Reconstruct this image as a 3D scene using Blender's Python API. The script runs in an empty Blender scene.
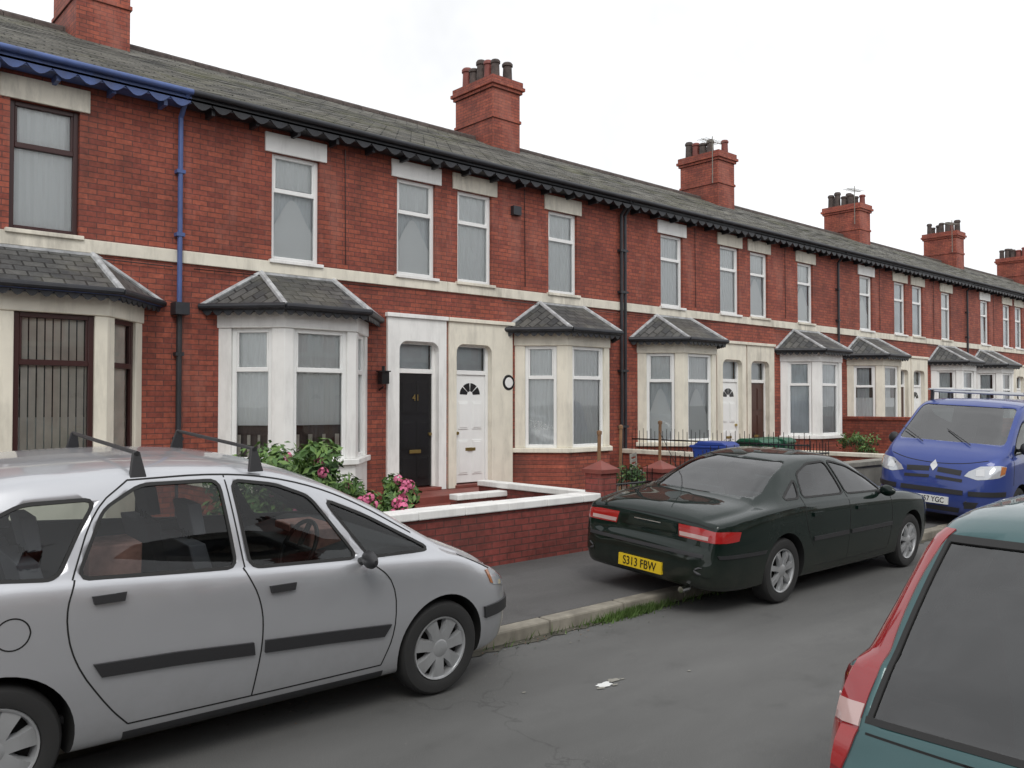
import bpy, bmesh, math, random
from mathutils import Vector, Matrix
from mathutils.bvhtree import BVHTree
random.seed(7)
scene = bpy.context.scene
COL = scene.collection
R = math.radians

# ------------------------------------------------------------------ materials
def new_mat(name):
    m = bpy.data.materials.new(name); m.use_nodes = True
    nt = m.node_tree; nt.nodes.clear()
    return m, nt
def nd(nt, typ, **kw):
    n = nt.nodes.new(typ)
    for k, v in kw.items(): setattr(n, k, v)
    return n
def col4(c): return (c[0], c[1], c[2], 1.0)
def coords(nt, mode='xyz', sy=1.0):
    tc = nd(nt, 'ShaderNodeTexCoord')
    if mode == 'xyz': return tc.outputs['Object']
    sp = nd(nt, 'ShaderNodeSeparateXYZ'); nt.links.new(tc.outputs['Object'], sp.inputs[0])
    cb = nd(nt, 'ShaderNodeCombineXYZ')
    if mode == 'wall':
        ad = nd(nt, 'ShaderNodeMath', operation='ADD')
        nt.links.new(sp.outputs[0], ad.inputs[0]); nt.links.new(sp.outputs[1], ad.inputs[1])
        nt.links.new(ad.outputs[0], cb.inputs[0]); nt.links.new(sp.outputs[2], cb.inputs[1])
    else:
        mu = nd(nt, 'ShaderNodeMath', operation='MULTIPLY'); mu.inputs[1].default_value = sy
        nt.links.new(sp.outputs[1], mu.inputs[0])
        nt.links.new(sp.outputs[0], cb.inputs[0]); nt.links.new(mu.outputs[0], cb.inputs[1])
    return cb.outputs[0]
def noise(nt, vec, scale, detail=4, rough=.55):
    n = nd(nt, 'ShaderNodeTexNoise'); n.inputs['Scale'].default_value = scale
    n.inputs['Detail'].default_value = detail; n.inputs['Roughness'].default_value = rough
    nt.links.new(vec, n.inputs['Vector']); return n.outputs['Fac']
def maprange(nt, fac, a, b, c, d):
    n = nd(nt, 'ShaderNodeMapRange')
    for i, v in zip((1, 2, 3, 4), (a, b, c, d)): n.inputs[i].default_value = v
    nt.links.new(fac, n.inputs[0]); return n.outputs[0]
def mix(nt, fac, a, b, typ='MIX'):
    n = nd(nt, 'ShaderNodeMix', data_type='RGBA', blend_type=typ)
    if isinstance(fac, (int, float)): n.inputs[0].default_value = fac
    else: nt.links.new(fac, n.inputs[0])
    for s, v in ((6, a), (7, b)):
        if isinstance(v, (tuple, list)): n.inputs[s].default_value = col4(v)
        else: nt.links.new(v, n.inputs[s])
    return n.outputs[2]
def grey(nt, f):
    cc = nd(nt, 'ShaderNodeCombineColor'); [nt.links.new(f, cc.inputs[i]) for i in range(3)]
    return cc.outputs[0]
def finish(nt, colour, rough=.6, metal=0., spec=.5, coat=0., bump=None, bstr=.3, bdist=.01, coatr=.03):
    p = nd(nt, 'ShaderNodeBsdfPrincipled'); o = nd(nt, 'ShaderNodeOutputMaterial')
    nt.links.new(p.outputs[0], o.inputs[0])
    if isinstance(colour, (tuple, list)): p.inputs['Base Color'].default_value = col4(colour)
    else: nt.links.new(colour, p.inputs['Base Color'])
    if isinstance(rough, (int, float)): p.inputs['Roughness'].default_value = rough
    else: nt.links.new(rough, p.inputs['Roughness'])
    p.inputs['Metallic'].default_value = metal
    p.inputs['Specular IOR Level'].default_value = spec
    p.inputs['Coat Weight'].default_value = coat
    p.inputs['Coat Roughness'].default_value = coatr
    if bump is not None:
        b = nd(nt, 'ShaderNodeBump'); b.inputs['Strength'].default_value = bstr; b.inputs['Distance'].default_value = bdist
        nt.links.new(bump, b.inputs['Height']); nt.links.new(b.outputs[0], p.inputs['Normal'])
    return p
def simple(name, c, rough=.6, metal=0., amt=.12, scale=3., spec=.5, coat=0., bumpscale=None, bstr=.15, dirt=0.):
    m, nt = new_mat(name); v = coords(nt)
    if amt <= .12 and not dirt and not bumpscale:
        finish(nt, c, rough, metal, spec, coat); return m
    f = maprange(nt, noise(nt, v, scale, 3), .3, .7, 1 - amt, 1 + amt)
    out = mix(nt, 1., c, grey(nt, f), 'MULTIPLY')
    if dirt:
        sp = nd(nt, 'ShaderNodeMapping'); sp.inputs['Scale'].default_value = (3.5, 3.5, .7); nt.links.new(v, sp.inputs[0])
        d = maprange(nt, noise(nt, sp.outputs[0], 1.3, 5, .7), .48, .75, 0, dirt)
        out = mix(nt, d, out, (.07, .062, .05))
    bp = noise(nt, v, bumpscale, 2) if bumpscale else None
    finish(nt, out, rough, metal, spec, coat, bp, bstr); return m
def brick(name, c1, c2, mortar, bw=.225, rh=.075, ms=.005, mode='wall', sy=1., rough=.75, bstr=.4, stain=(.05, .03, .025), samt=.45, vari=.25, light=None):
    m, nt = new_mat(name); v = coords(nt, mode, sy); v3 = coords(nt)
    b = nd(nt, 'ShaderNodeTexBrick'); nt.links.new(v, b.inputs['Vector'])
    b.inputs['Color1'].default_value = col4(c1); b.inputs['Color2'].default_value = col4(c2); b.inputs['Mortar'].default_value = col4(mortar)
    for k, x in (('Scale', 1.), ('Mortar Size', ms), ('Mortar Smooth', .2), ('Bias', 0.), ('Brick Width', bw), ('Row Height', rh)): b.inputs[k].default_value = x
    n1 = noise(nt, v3, .9, 5, .7)
    out = mix(nt, 1., b.outputs['Color'], grey(nt, maprange(nt, n1, .3, .7, 1 - vari, 1 + vari)), 'MULTIPLY')
    n2 = noise(nt, v3, 16, 3)
    out = mix(nt, 1., out, grey(nt, maprange(nt, n2, .3, .7, .78, 1.22)), 'MULTIPLY')
    mp = nd(nt, 'ShaderNodeMapping'); mp.inputs['Scale'].default_value = (1.6, 1.6, .5) if mode == 'wall' else (1, 1, 1); nt.links.new(v3, mp.inputs[0])
    n3 = noise(nt, mp.outputs[0], .6, 5, .72)
    out = mix(nt, maprange(nt, n3, .5, .68, 0, samt), out, stain)
    if light: out = mix(nt, maprange(nt, n3, .46, .28, 0, light[1]), out, light[0])
    oi = nd(nt, 'ShaderNodeObjectInfo')
    out = mix(nt, 1., out, grey(nt, maprange(nt, oi.outputs['Random'], 0, 1, .90, 1.08)), 'MULTIPLY')
    inv = nd(nt, 'ShaderNodeMath', operation='SUBTRACT'); inv.inputs[0].default_value = 1.
    nt.links.new(b.outputs['Fac'], inv.inputs[1])
    finish(nt, out, rough, 0, .4, 0, inv.outputs[0], bstr, .006); return m
def glassmat(name, tint, ior=1.5, gl=(1, 1, 1), rough=.01):
    m, nt = new_mat(name)
    t = nd(nt, 'ShaderNodeBsdfTransparent'); t.inputs[0].default_value = col4(tint)
    g = nd(nt, 'ShaderNodeBsdfGlossy'); g.inputs['Color'].default_value = col4(gl); g.inputs['Roughness'].default_value = rough
    f = nd(nt, 'ShaderNodeFresnel'); f.inputs[0].default_value = ior
    v = coords(nt); b = nd(nt, 'ShaderNodeBump'); b.inputs['Strength'].default_value = .08; b.inputs['Distance'].default_value = .01
    nt.links.new(noise(nt, v, 1.6, 1), b.inputs['Height']); nt.links.new(b.outputs[0], g.inputs['Normal'])
    mx = nd(nt, 'ShaderNodeMixShader'); o = nd(nt, 'ShaderNodeOutputMaterial')
    nt.links.new(f.outputs[0], mx.inputs[0]); nt.links.new(t.outputs[0], mx.inputs[1]); nt.links.new(g.outputs[0], mx.inputs[2])
    nt.links.new(mx.outputs[0], o.inputs[0]); return m

M = {}
M['brick'] = brick('red_brick', (.345, .090, .054), (.225, .056, .040), (.125, .050, .042), ms=.007, bstr=.55, samt=.5, vari=.3, light=((.40, .17, .13), .6))
M['brick2'] = brick('red_brick_painted', (.24, .055, .045), (.18, .045, .038), (.11, .042, .036), ms=.008, vari=.25, samt=.5, bstr=.7, light=((.30, .14, .11), .4))
M['slate'] = brick('roof_slate', (.175, .168, .145), (.09, .088, .08), (.028, .028, .026), .30, .24, .014, 'roof', 1.11, .7, .9, (.13, .13, .075), .7, .35, light=((.20, .195, .17), .6))
M['slate2'] = brick('bay_slate', (.11, .11, .105), (.055, .057, .06), (.02, .02, .02), .25, .17, .012, 'roof', 1.3, .55, .9, (.15, .145, .11), .6, .35)
M['white'] = simple('white_paint', (.84, .84, .82), .5, amt=.04, dirt=.22, bumpscale=30, bstr=.05)
M['upvc'] = simple('upvc_white', (.84, .85, .84), .35, amt=.03, dirt=.06)
M['cream'] = simple('cream_paint', (.78, .74, .63), .6, amt=.06, dirt=.28, bumpscale=30, bstr=.08)
M['stone'] = simple('painted_stone', (.73, .69, .59), .7, amt=.10, dirt=.4, bumpscale=25, bstr=.12)
M['maroon'] = simple('maroon_frame', (.045, .015, .014), .35)
M['black'] = simple('black_gloss', (.012, .012, .013), .25)
M['dark'] = simple('dark_weathered', (.022, .024, .03), .5, amt=.3, dirt=.2)
M['blue'] = simple('blue_paint', (.07, .115, .29), .45, amt=.2, dirt=.45)
M['lead'] = simple('lead_flashing', (.42, .43, .44), .5, amt=.35, scale=8)
M['net'] = simple('net_curtain', (.88, .90, .90), .9, amt=.10, scale=1.2)
M['net2'] = simple('net_curtain_grey', (.74, .78, .80), .9, amt=.16, scale=1.2)
M['blind'] = simple('vertical_blind', (.82, .76, .68), .8, amt=.15)
M['drape'] = simple('drape', (.13, .09, .08), .9)
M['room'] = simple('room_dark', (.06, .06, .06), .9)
M['brown'] = simple('brown_door', (.06, .02, .012), .35)
M['brass'] = simple('brass', (.45, .33, .12), .3, .9)
M['pot'] = simple('chimney_pot', (.075, .058, .052), .8, amt=.4, scale=9)
M['tile'] = simple('red_tile', (.20, .05, .038), .6, amt=.2, dirt=.3)
M['glass'] = glassmat('window_glass', (.96, .98, .98), 1.6)
M['carglass'] = glassmat('car_glass', (.66, .70, .69), 1.5)
M['carglassdark'] = glassmat('car_glass_dark', (.20, .25, .24), 1.65)
M['tealglass'] = glassmat('tinted_rear_glass', (.30, .38, .36), 1.9)
M['vanglass'] = glassmat('van_glass', (.4, .45, .45), 2.2)
M['rubber'] = simple('rubber', (.02, .02, .02), .75)
M['plastic'] = simple('black_plastic', (.022, .022, .024), .5)
M['interior'] = simple('car_interior', (.07, .07, .075), .9)
M['seat'] = simple('car_seat', (.19, .19, .22), .9)
M['pinkbox'] = simple('pinkish_box', (.50, .26, .22), .8, amt=.3, scale=12)  # for plain pinkish boxes put inside the cars, no particular object
M['alloy'] = simple('alloy', (.48, .49, .50), .35, .6, amt=.15, dirt=.3)
M['liner'] = simple('wheel_liner', (.008, .008, .008), .9)
M['seam'] = simple('panel_gap', (.008, .008, .008), .8)
M['chrome'] = simple('chrome', (.6, .6, .6), .12, 1.)
M['red'] = simple('tail_red', (.34, .012, .012), .15, coat=1)
M['redd'] = simple('tail_red_dark', (.26, .010, .014), .12, coat=1)
M['amber'] = simple('amber', (.40, .14, .04), .2, coat=1)
M['lens'] = simple('clear_lens', (.50, .52, .55), .12, .3, coat=1)
M['lensr'] = simple('rear_lens_pale', (.52, .36, .34), .15, .1, coat=1)
M['plate_y'] = simple('plate_yellow', (.72, .50, .02), .4)
M['plate_w'] = simple('plate_white', (.75, .76, .74), .4)
M['wood'] = simple('wood', (.22, .12, .06), .7, amt=.3)
M['galv'] = simple('grey_block', (.26, .25, .22), .85, amt=.25, dirt=.3, bumpscale=20)
M['binblue'] = simple('bin_blue', (.015, .05, .28), .4)
M['bingreen'] = simple('bin_green', (.01, .10, .05), .4)
M['garden'] = simple('garden_paving', (.14, .12, .10), .9, amt=.3, dirt=.4, bumpscale=10)
def paint(name, c, metal=.5, rough=.35, coat=.9, spec=.5):
    m, nt = new_mat(name); v = coords(nt)
    sp = nd(nt, 'ShaderNodeSeparateXYZ'); nt.links.new(v, sp.inputs[0])
    low = maprange(nt, sp.outputs[2], .2, .65, .5, 0.03)
    nz = noise(nt, v, 5, 5, .7)
    dn = nd(nt, 'ShaderNodeMath', operation='MULTIPLY'); nt.links.new(low, dn.inputs[0]); nt.links.new(nz, dn.inputs[1])
    out = mix(nt, dn.outputs[0], c, (.09, .08, .065))
    rr = maprange(nt, nz, .3, .7, rough - .05, rough + .07)
    finish(nt, out, rr, metal, spec, coat)
    return m
M['p_silver'] = paint('paint_silver', (.53, .54, .565), .62, .36)
M['p_green'] = paint('paint_green', (.0025, .010, .0075), 0, .5, .75, .05)
M['p_blue'] = paint('paint_blue', (.032, .06, .25), .2, .4, .8, .2)
M['p_teal'] = paint('paint_teal', (.025, .085, .09), .4, .4)

def ground_mat(name, base, lo, hi, speck=.35, crack=0., wet=.85, sc=230):
    m, nt = new_mat(name); v = coords(nt)
    ns = noise(nt, v, sc, 2, .6)
    out = mix(nt, 1., base, grey(nt, maprange(nt, ns, .3, .7, 1 - speck, 1 + speck)), 'MULTIPLY')
    mp = nd(nt, 'ShaderNodeMapping'); mp.inputs['Scale'].default_value = (.35, 1.2, 1); nt.links.new(v, mp.inputs[0])
    out = mix(nt, 1., out, grey(nt, maprange(nt, noise(nt, mp.outputs[0], .7, 6, .62), .3, .7, lo, hi)), 'MULTIPLY')
    out = mix(nt, maprange(nt, noise(nt, v, 2.1, 5, .65), .56, .72, 0, .32), out, (base[0] * .5, base[1] * .5, base[2] * .5))
    out = mix(nt, maprange(nt, noise(nt, v, 38, 2, .6), .68, .74, 0, .6), out, (.22, .215, .20))
    if crack:
        vo = nd(nt, 'ShaderNodeTexVoronoi', feature='DISTANCE_TO_EDGE'); vo.inputs['Scale'].default_value = .28
        wv = nd(nt, 'ShaderNodeVectorMath', operation='ADD'); nn = nd(nt, 'ShaderNodeTexNoise'); nn.inputs['Scale'].default_value = 2.5; nn.inputs['Detail'].default_value = 4
        nt.links.new(v, nn.inputs['Vector']); nt.links.new(v, wv.inputs[0]); nt.links.new(nn.outputs['Color'], wv.inputs[1]); nt.links.new(wv.outputs[0], vo.inputs['Vector'])
        out = mix(nt, maprange(nt, vo.outputs['Distance'], 0, .004, crack, 0), out, (.03, .03, .03))
    finish(nt, out, wet, 0, .3, 0, ns, .5, .006); return m
M['road'] = ground_mat('asphalt', (.120, .120, .117), .78, 1.2, .55, .35)
M['pave'] = ground_mat('pavement_asphalt', (.105, .103, .102), .75, 1.2, .45)
M['patch'] = ground_mat('asphalt_patch', (.092, .092, .092), .9, 1.1, .5)
M['kerb'] = simple('kerb_stone', (.25, .23, .19), .85, amt=.3, scale=4, dirt=.5, bumpscale=25)
M['gutter'] = simple('gutter_dirt', (.07, .065, .05), .95, amt=.5, scale=7)
M['grass'] = simple('weed', (.08, .14, .03), .7, amt=.3)
M['leaf1'] = simple('leaf_a', (.06, .13, .03), .55, amt=.3)
M['leaf2'] = simple('leaf_b', (.12, .21, .05), .55, amt=.3)
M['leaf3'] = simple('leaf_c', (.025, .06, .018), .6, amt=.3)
M['pink'] = simple('pink_flower', (.58, .14, .26), .7, amt=.3)

# ------------------------------------------------------------------ mesh builder
class MB:
    def __init__(s): s.v = []; s.f = []; s.m = []; s.slots = []
    def mi(s, m):
        m = M[m]
        if m not in s.slots: s.slots.append(m)
        return s.slots.index(m)
    def face(s, pts, m):
        b = len(s.v); s.v += [Vector(p) for p in pts]; s.f.append(list(range(b, b + len(pts)))); s.m.append(s.mi(m))
    def grid(s, rows, m, closed=False):
        b = len(s.v); n = len(rows[0])
        for r in rows: s.v += [Vector(p) for p in r]
        k = s.mi(m)
        for j in range(len(rows) - 1):
            for i in range(n if closed else n - 1):
                i2 = (i + 1) % n
                s.f.append([b + j * n + i, b + j * n + i2, b + (j + 1) * n + i2, b + (j + 1) * n + i]); s.m.append(k)
        return b, n
    def prism(s, poly, ext, m):
        ext = Vector(ext); b = len(s.v); n = len(poly); k = s.mi(m)
        s.v += [Vector(p) for p in poly] + [Vector(p) + ext for p in poly]
        s.f.append(list(range(b, b + n))[::-1]); s.m.append(k)
        s.f.append(list(range(b + n, b + 2 * n))); s.m.append(k)
        for i in range(n):
            j = (i + 1) % n; s.f.append([b + i, b + j, b + n + j, b + n + i]); s.m.append(k)
    def box(s, x0, x1, y0, y1, z0, z1, m):
        x0, x1 = sorted((x0, x1)); y0, y1 = sorted((y0, y1)); z0, z1 = sorted((z0, z1))
        s.prism([(x0, y0, z0), (x1, y0, z0), (x1, y1, z0), (x0, y1, z0)], (0, 0, z1 - z0), m)
    def tube(s, p, q, r, m, n=10, r2=None):
        p = Vector(p); q = Vector(q); d = (q - p); r2 = r if r2 is None else r2
        a = d.orthogonal().normalized(); bb = d.normalized().cross(a)
        A = [p + (a * math.cos(2 * math.pi * i / n) + bb * math.sin(2 * math.pi * i / n)) * r for i in range(n)]
        B = [q + (a * math.cos(2 * math.pi * i / n) + bb * math.sin(2 * math.pi * i / n)) * r2 for i in range(n)]
        s.grid([A, B], m, True); s.face(A[::-1], m); s.face(B, m)
    def revolve(s, prof, c, axis, m, n=40):
        c = Vector(c); rows = []
        for rr, h in prof:
            row = []
            for i in range(n):
                a = 2 * math.pi * i / n
                if axis == 'y': row.append(c + Vector((rr * math.cos(a), h, rr * math.sin(a))))
                else: row.append(c + Vector((rr * math.cos(a), rr * math.sin(a), h)))
            rows.append(row)
        s.grid(rows, m, True)
    def obj(s, name, parent=None, smooth=False, bevel=0, solid=0, ang=35, recalc=True, segs=2):
        me = bpy.data.meshes.new(name)
        me.from_pydata([tuple(v) for v in s.v], [], s.f)
        for mm in s.slots: me.materials.append(mm)
        me.polygons.foreach_set('material_index', s.m)
        if recalc:
            bm = bmesh.new(); bm.from_mesh(me); bmesh.ops.recalc_face_normals(bm, faces=bm.faces); bm.to_mesh(me); bm.free()
        if smooth:
            me.polygons.foreach_set('use_smooth', [True] * len(me.polygons)); me.set_sharp_from_angle(angle=R(ang))
        me.update()
        o = bpy.data.objects.new(name, me); COL.objects.link(o)
        if parent: o.parent = parent
        if solid:
            d = o.modifiers.new('s', 'SOLIDIFY'); d.thickness = solid; d.offset = 0
        if bevel:
            d = o.modifiers.new('b', 'BEVEL'); d.width = bevel; d.segments = segs; d.limit_method = 'ANGLE'; d.angle_limit = R(40)
        return o
def empty(name, loc=(0, 0, 0), rz=0):
    e = bpy.data.objects.new(name, None); COL.objects.link(e); e.location = loc; e.rotation_euler = (0, 0, rz); e.empty_display_size = .3
    return e
def text(name, body, size, loc, rot, m, parent, ext=.0015, sx=1.):
    c = bpy.data.curves.new(name, 'FONT'); c.body = body; c.size = size; c.align_x = 'CENTER'; c.align_y = 'CENTER'; c.extrude = ext
    c.materials.append(M[m]); o = bpy.data.objects.new(name, c); COL.objects.link(o); o.location = loc; o.rotation_euler = rot; o.parent = parent; o.scale = (sx, 1, 1)
    return o

# ------------------------------------------------------------------ house
def wall_holes(mb, x0, x1, z0, z1, holes, m, depth=.12):
    xs = sorted({x0, x1} | {h[0] for h in holes} | {h[1] for h in holes})
    zs = sorted({z0, z1} | {h[2] for h in holes} | {h[3] for h in holes})
    for i in range(len(xs) - 1):
        for j in range(len(zs) - 1):
            cx = (xs[i] + xs[i + 1]) / 2; cz = (zs[j] + zs[j + 1]) / 2
            if any(h[0] < cx < h[1] and h[2] < cz < h[3] for h in holes): continue
            mb.face([(xs[i], 0, zs[j]), (xs[i + 1], 0, zs[j]), (xs[i + 1], 0, zs[j + 1]), (xs[i], 0, zs[j + 1])], m)
    for a, b, c, d in holes:
        for p, q in (((a, c), (a, d)), ((a, d), (b, d)), ((b, d), (b, c)), ((b, c), (a, c))):
            mb.face([(p[0], 0, p[1]), (q[0], 0, q[1]), (q[0], depth * 1.6, q[1]), (p[0], depth * 1.6, p[1])], m)

def seg_frame(p, q):
    p = Vector((p[0], p[1], 0)); q = Vector((q[0], q[1], 0)); d = (q - p).normalized(); n = Vector((d.y, -d.x, 0))
    return p, d, n, (q - p).length
def seg_box(mb, p, q, a0, a1, z0, z1, o0, o1, m):
    P, d, n, L = seg_frame(p, q)
    pts = [P + d * a0 + n * o0, P + d * a1 + n * o0, P + d * a1 + n * o1, P + d * a0 + n * o1]
    mb.prism([(v.x, v.y, z0) for v in pts], (0, 0, z1 - z0), m)
def seg_window(F, G, Cn, p, q, a0, a1, z0, z1, inset, fm, kind, trans=.68, fw=.065):
    o0 = -inset; o1 = -inset - .06
    seg_box(F, p, q, a0, a0 + fw, z0, z1, o0, o1, fm); seg_box(F, p, q, a1 - fw, a1, z0, z1, o0, o1, fm)
    seg_box(F, p, q, a0 + fw, a1 - fw, z0, z0 + fw, o0, o1, fm); seg_box(F, p, q, a0 + fw, a1 - fw, z1 - fw, z1, o0, o1, fm)
    zt = z0 + (z1 - z0) * trans
    seg_box(F, p, q, a0 + fw, a1 - fw, zt - .035, zt + .035, o0 + .004, o1, fm)
    for (b0, b1, c0, c1) in ((a0 + fw, a0 + fw + .03, zt + .035, z1 - fw), (a1 - fw - .03, a1 - fw, zt + .035, z1 - fw)):
        seg_box(F, p, q, b0, b1, c0, c1, o0 - .008, o1, fm)
    P, d, n, L = seg_frame(p, q)
    g = -inset - .035
    a, b = P + d * (a0 + .01) + n * g, P + d * (a1 - .01) + n * g
    G.face([(a.x, a.y, z0 + .01), (b.x, b.y, z0 + .01), (b.x, b.y, z1 - .01), (a.x, a.y, z1 - .01)], 'glass')
    cdp = -inset - .075
    def sheet(x0, x1, c0, c1, m, amp=.008, per=.09, off=0.):
        k = max(2, int((x1 - x0) / .022)); rows = [[], []]
        ph = random.random() * 6
        for i in range(k + 1):
            s_ = x0 + (x1 - x0) * i / k
            w = P + d * s_ + n * (cdp - off + amp * math.sin(ph + s_ / per * 6.28) + amp * .5 * math.sin(s_ / per * 2.3 + ph))
            rows[0].append((w.x, w.y, c0)); rows[1].append((w.x, w.y, c1))
        Cn.grid(rows, m)
    h = z1 - z0
    if kind == 'net':
        sheet(a0, a1, z0, z1, random.choice(('net', 'net', 'net2')))
    elif kind == 'net3':
        sheet(a0, a1, z0, z1, 'net2', off=.03)
        k = 24; top = []; bot = []
        for i in range(k + 1):
            w = P + d * (a0 + (a1 - a0) * i / k) + n * cdp; t = i / k
            zc = z0 + h * (.30 + .30 * math.sin(t * math.pi) ** 2)
            top.append((w.x, w.y, zc)); bot.append((w.x, w.y, z0))
        Cn.grid([bot, top], 'net')
        sheet(a0, a1, z1 - h * .3, z1, 'net', off=.0)
    elif kind == 'half':
        sheet(a0, a1, z0, z0 + h * .52, 'net'); sheet(a0, a0 + (a1 - a0) * .22, z0, z1, 'drape', .02, off=.03); sheet(a1 - (a1 - a0) * .22, a1, z0, z1, 'drape', .02, off=.03)
        sheet(a0, a1, z0 + h * .52, z1, 'net2', off=.07)
    elif kind == 'swag':
        sheet(a0, a1, z0 + h * .27, z1, 'net')
        sheet(a0, a1, z0, z0 + h * .27, 'drape', off=.06)
        for i in range(4): sheet(a0 + (a1 - a0) * (i + .35) / 4, a0 + (a1 - a0) * (i + .65) / 4, z0, z0 + h * .2, 'blind', .01)
    elif kind == 'blind':
        k = int((a1 - a0) / .09)
        for i in range(k):
            s_ = a0 + (a1 - a0) * (i + .5) / k
            w0 = P + d * (s_ - .034) + n * (cdp - .015); w1 = P + d * (s_ + .034) + n * (cdp + .015)
            Cn.face([(w0.x, w0.y, z0), (w1.x, w1.y, z0), (w1.x, w1.y, z1), (w0.x, w0.y, z1)], 'blind')
        sheet(a0, a1, z0, z0 + h * .35, 'net2', off=.06)

def scallop(mb, p, q, ztop, m, per=.2, h0=.05, h1=.09):
    p = Vector(p); q = Vector(q); L = (q - p).length; nteeth = max(1, round(L / per)); k = nteeth * 6
    top = []; bot = []
    for i in range(k + 1):
        w = p.lerp(q, i / k); ph = (i % 6) / 6
        top.append((w.x, w.y, ztop)); bot.append((w.x, w.y, ztop - h0 - h1 * abs(math.sin(math.pi * ph))))
    mb.grid([bot, top], m)

def house(P, s, v, loc=None, rz=0):
    E = empty('brick_house', loc or (P, 12.3, 0), rz)
    X = lambda u: s * u
    W = 4.75
    def H(a, b, c, d):
        x = sorted((X(a), X(b))); return (x[0], x[1], c, d)
    holes = [H(.25, 1.07, 4.14, 5.82), H(2.56, 3.38, 4.14, 5.80), H(.17, 1.07, .45, 3.05), H(1.72, 4.14, .9, 3.24)]
    wl = MB(); x0, x1 = sorted((X(0), X(W)))
    wall_holes(wl, x0, x1, 0, 6.45, holes, 'brick')
    for u in (.01, W - .01):
        wl.face([(X(u), .02, 0), (X(u), 9., 0), (X(u), 9., 6.35), (X(u), 4.5, 8.5), (X(u), .02, 6.35)], 'brick')
    wl.face([(x0, 9, 0), (x1, 9, 0), (x1, 9, 6.3), (x0, 9, 6.3)], 'brick')
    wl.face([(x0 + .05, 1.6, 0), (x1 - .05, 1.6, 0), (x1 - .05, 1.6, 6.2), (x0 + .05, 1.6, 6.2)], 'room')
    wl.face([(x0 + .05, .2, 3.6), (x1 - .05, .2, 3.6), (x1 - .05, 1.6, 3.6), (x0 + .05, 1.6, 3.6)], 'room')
    wl.obj('walls', E, recalc=False)
    st = MB()
    st.box(x0 + .002, x1 - .002, -.035, .01, 3.93, 4.11, v['band'])
    st.box(X(.13), X(1.19), -.03, .02, 5.82, 6.12, v['lint2']); st.box(X(2.44), X(3.5), -.03, .02, 5.80, 6.10, v['lint'])
    for a, b in ((.2, 1.12), (2.51, 3.43)): st.box(X(a), X(b), -.07, .1, 4.085, 4.14, v['lint'])
    iu0, iu1, zt, ou0, ou1, ozt = .2, 1.04, 3.0, .03, 1.28 + v.get('quoin', 0), 3.4
    inner = [(iu0, .40)] + [(iu0 + .16 - .16 * math.cos(a * math.pi / 12), zt - .16 + .16 * math.sin(a * math.pi / 12)) for a in range(7)]
    inner += [(iu1 - .16 + .16 * math.sin(a * math.pi / 12), zt - .16 + .16 * math.cos(a * math.pi / 12)) for a in range(7)] + [(iu1, .40)]
    outer = []
    for (a, b) in inner:
        if b <= .41: outer.append((ou0 if a < .6 else ou1, .40))
        elif b < zt - .1 and a < iu0 + .1: outer.append((ou0, b + (.25 if b > 1 else 0)))
        elif b < zt - .1: outer.append((ou1, b + .25))
        else: outer.append((ou0 + (a - iu0) / (iu1 - iu0) * (ou1 - ou0), ozt))
    outer[1] = (ou0, zt - .16); outer[2] = (ou0, ozt); outer[-2] = (ou1, zt - .16); outer[-3] = (ou1, ozt)
    fi = [(X(a), -.05, b) for a, b in inner]; fo = [(X(a), -.05, b) for a, b in outer]
    bi = [(x, .12, z) for x, y, z in fi]; bo = [(x, .0, z) for x, y, z in fo]
    st.grid([bi, fi, fo, bo], v['sur'])
    st.box(X(ou0 - .02), X(ou1 + .03), -.09, .0, 3.4, 3.47, v['sur'])
    st.obj('stonework', E, bevel=.008)
    F = MB(); G = MB(); Cn = MB()
    fm = v['frame']
    for a, b, zz in ((.25, 1.07, 5.82), (2.56, 3.38, 5.80)):
        p = sorted((X(a), X(b)))
        seg_window(F, G, Cn, (p[0], 0), (p[1], 0), 0, p[1] - p[0], 4.14, zz, .06, fm, random.choice(v['cur']), .66)
    c = 2.93
    def bp(off, k=1):
        pts = [(c - 1.28 - off * 1.2, 0), (c - .6 - off * .45, -.75 - off), (c + .6 + off * .45, -.75 - off), (c + 1.28 + off * 1.2, 0)]
        pts = [(X(a), b) for a, b in pts]
        return sorted(pts, key=lambda t: t[0])
    by = MB()
    def slab(off, z0, z1, m, mb=by): mb.prism([(a, b, z0) for a, b in bp(off)], (0, 0, z1 - z0), m)
    slab(0.0, 0, .98, v['baylow']); slab(.06, .98, 1.07, v['bay']); slab(0.02, 3.03, 3.27, v['bay'])
    A, B, C_, D = bp(0)
    def post(B, Nf, Nc, lf, lc):
        B = Vector(B); f = (Vector(Nf) - B).normalized(); g = (Vector(Nc) - B).normalized(); inn = (f + g).normalized()
        pf = B + f * lf; pc = B + g * lc
        inf = Vector((0, 1)); ncx = Vector((-g.y, g.x))
        if ncx.dot(f) < 0: ncx = -ncx
        by.prism([(w.x, w.y, 1.07) for w in (B, pf, pf + inf * .13, B + inn * .2, pc + ncx * .13, pc)], (0, 0, 1.96), v['bay'])
    post(B, C_, A, .15, .2); post(C_, B, D, .15, .2)
    L = seg_frame(A, B)[3]
    seg_box(by, A, B, 0, .2, 1.07, 3.03, 0, -.13, v['bay']); seg_box(by, C_, D, L - .2, L, 1.07, 3.03, 0, -.13, v['bay'])
    bf = v.get('bayframe', fm)
    kb = random.choice(v['bcur'])
    seg_window(F, G, Cn, A, B, .2, L - .2, 1.07, 3.03, .04, bf, kb, .69)
    seg_window(F, G, Cn, B, C_, .15, 1.05, 1.07, 3.03, .04, bf, kb, .69)
    seg_window(F, G, Cn, C_, D, .2, L - .2, 1.07, 3.03, .04, bf, kb, .69)
    by.obj('bay_window', E, bevel=.012)
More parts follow.
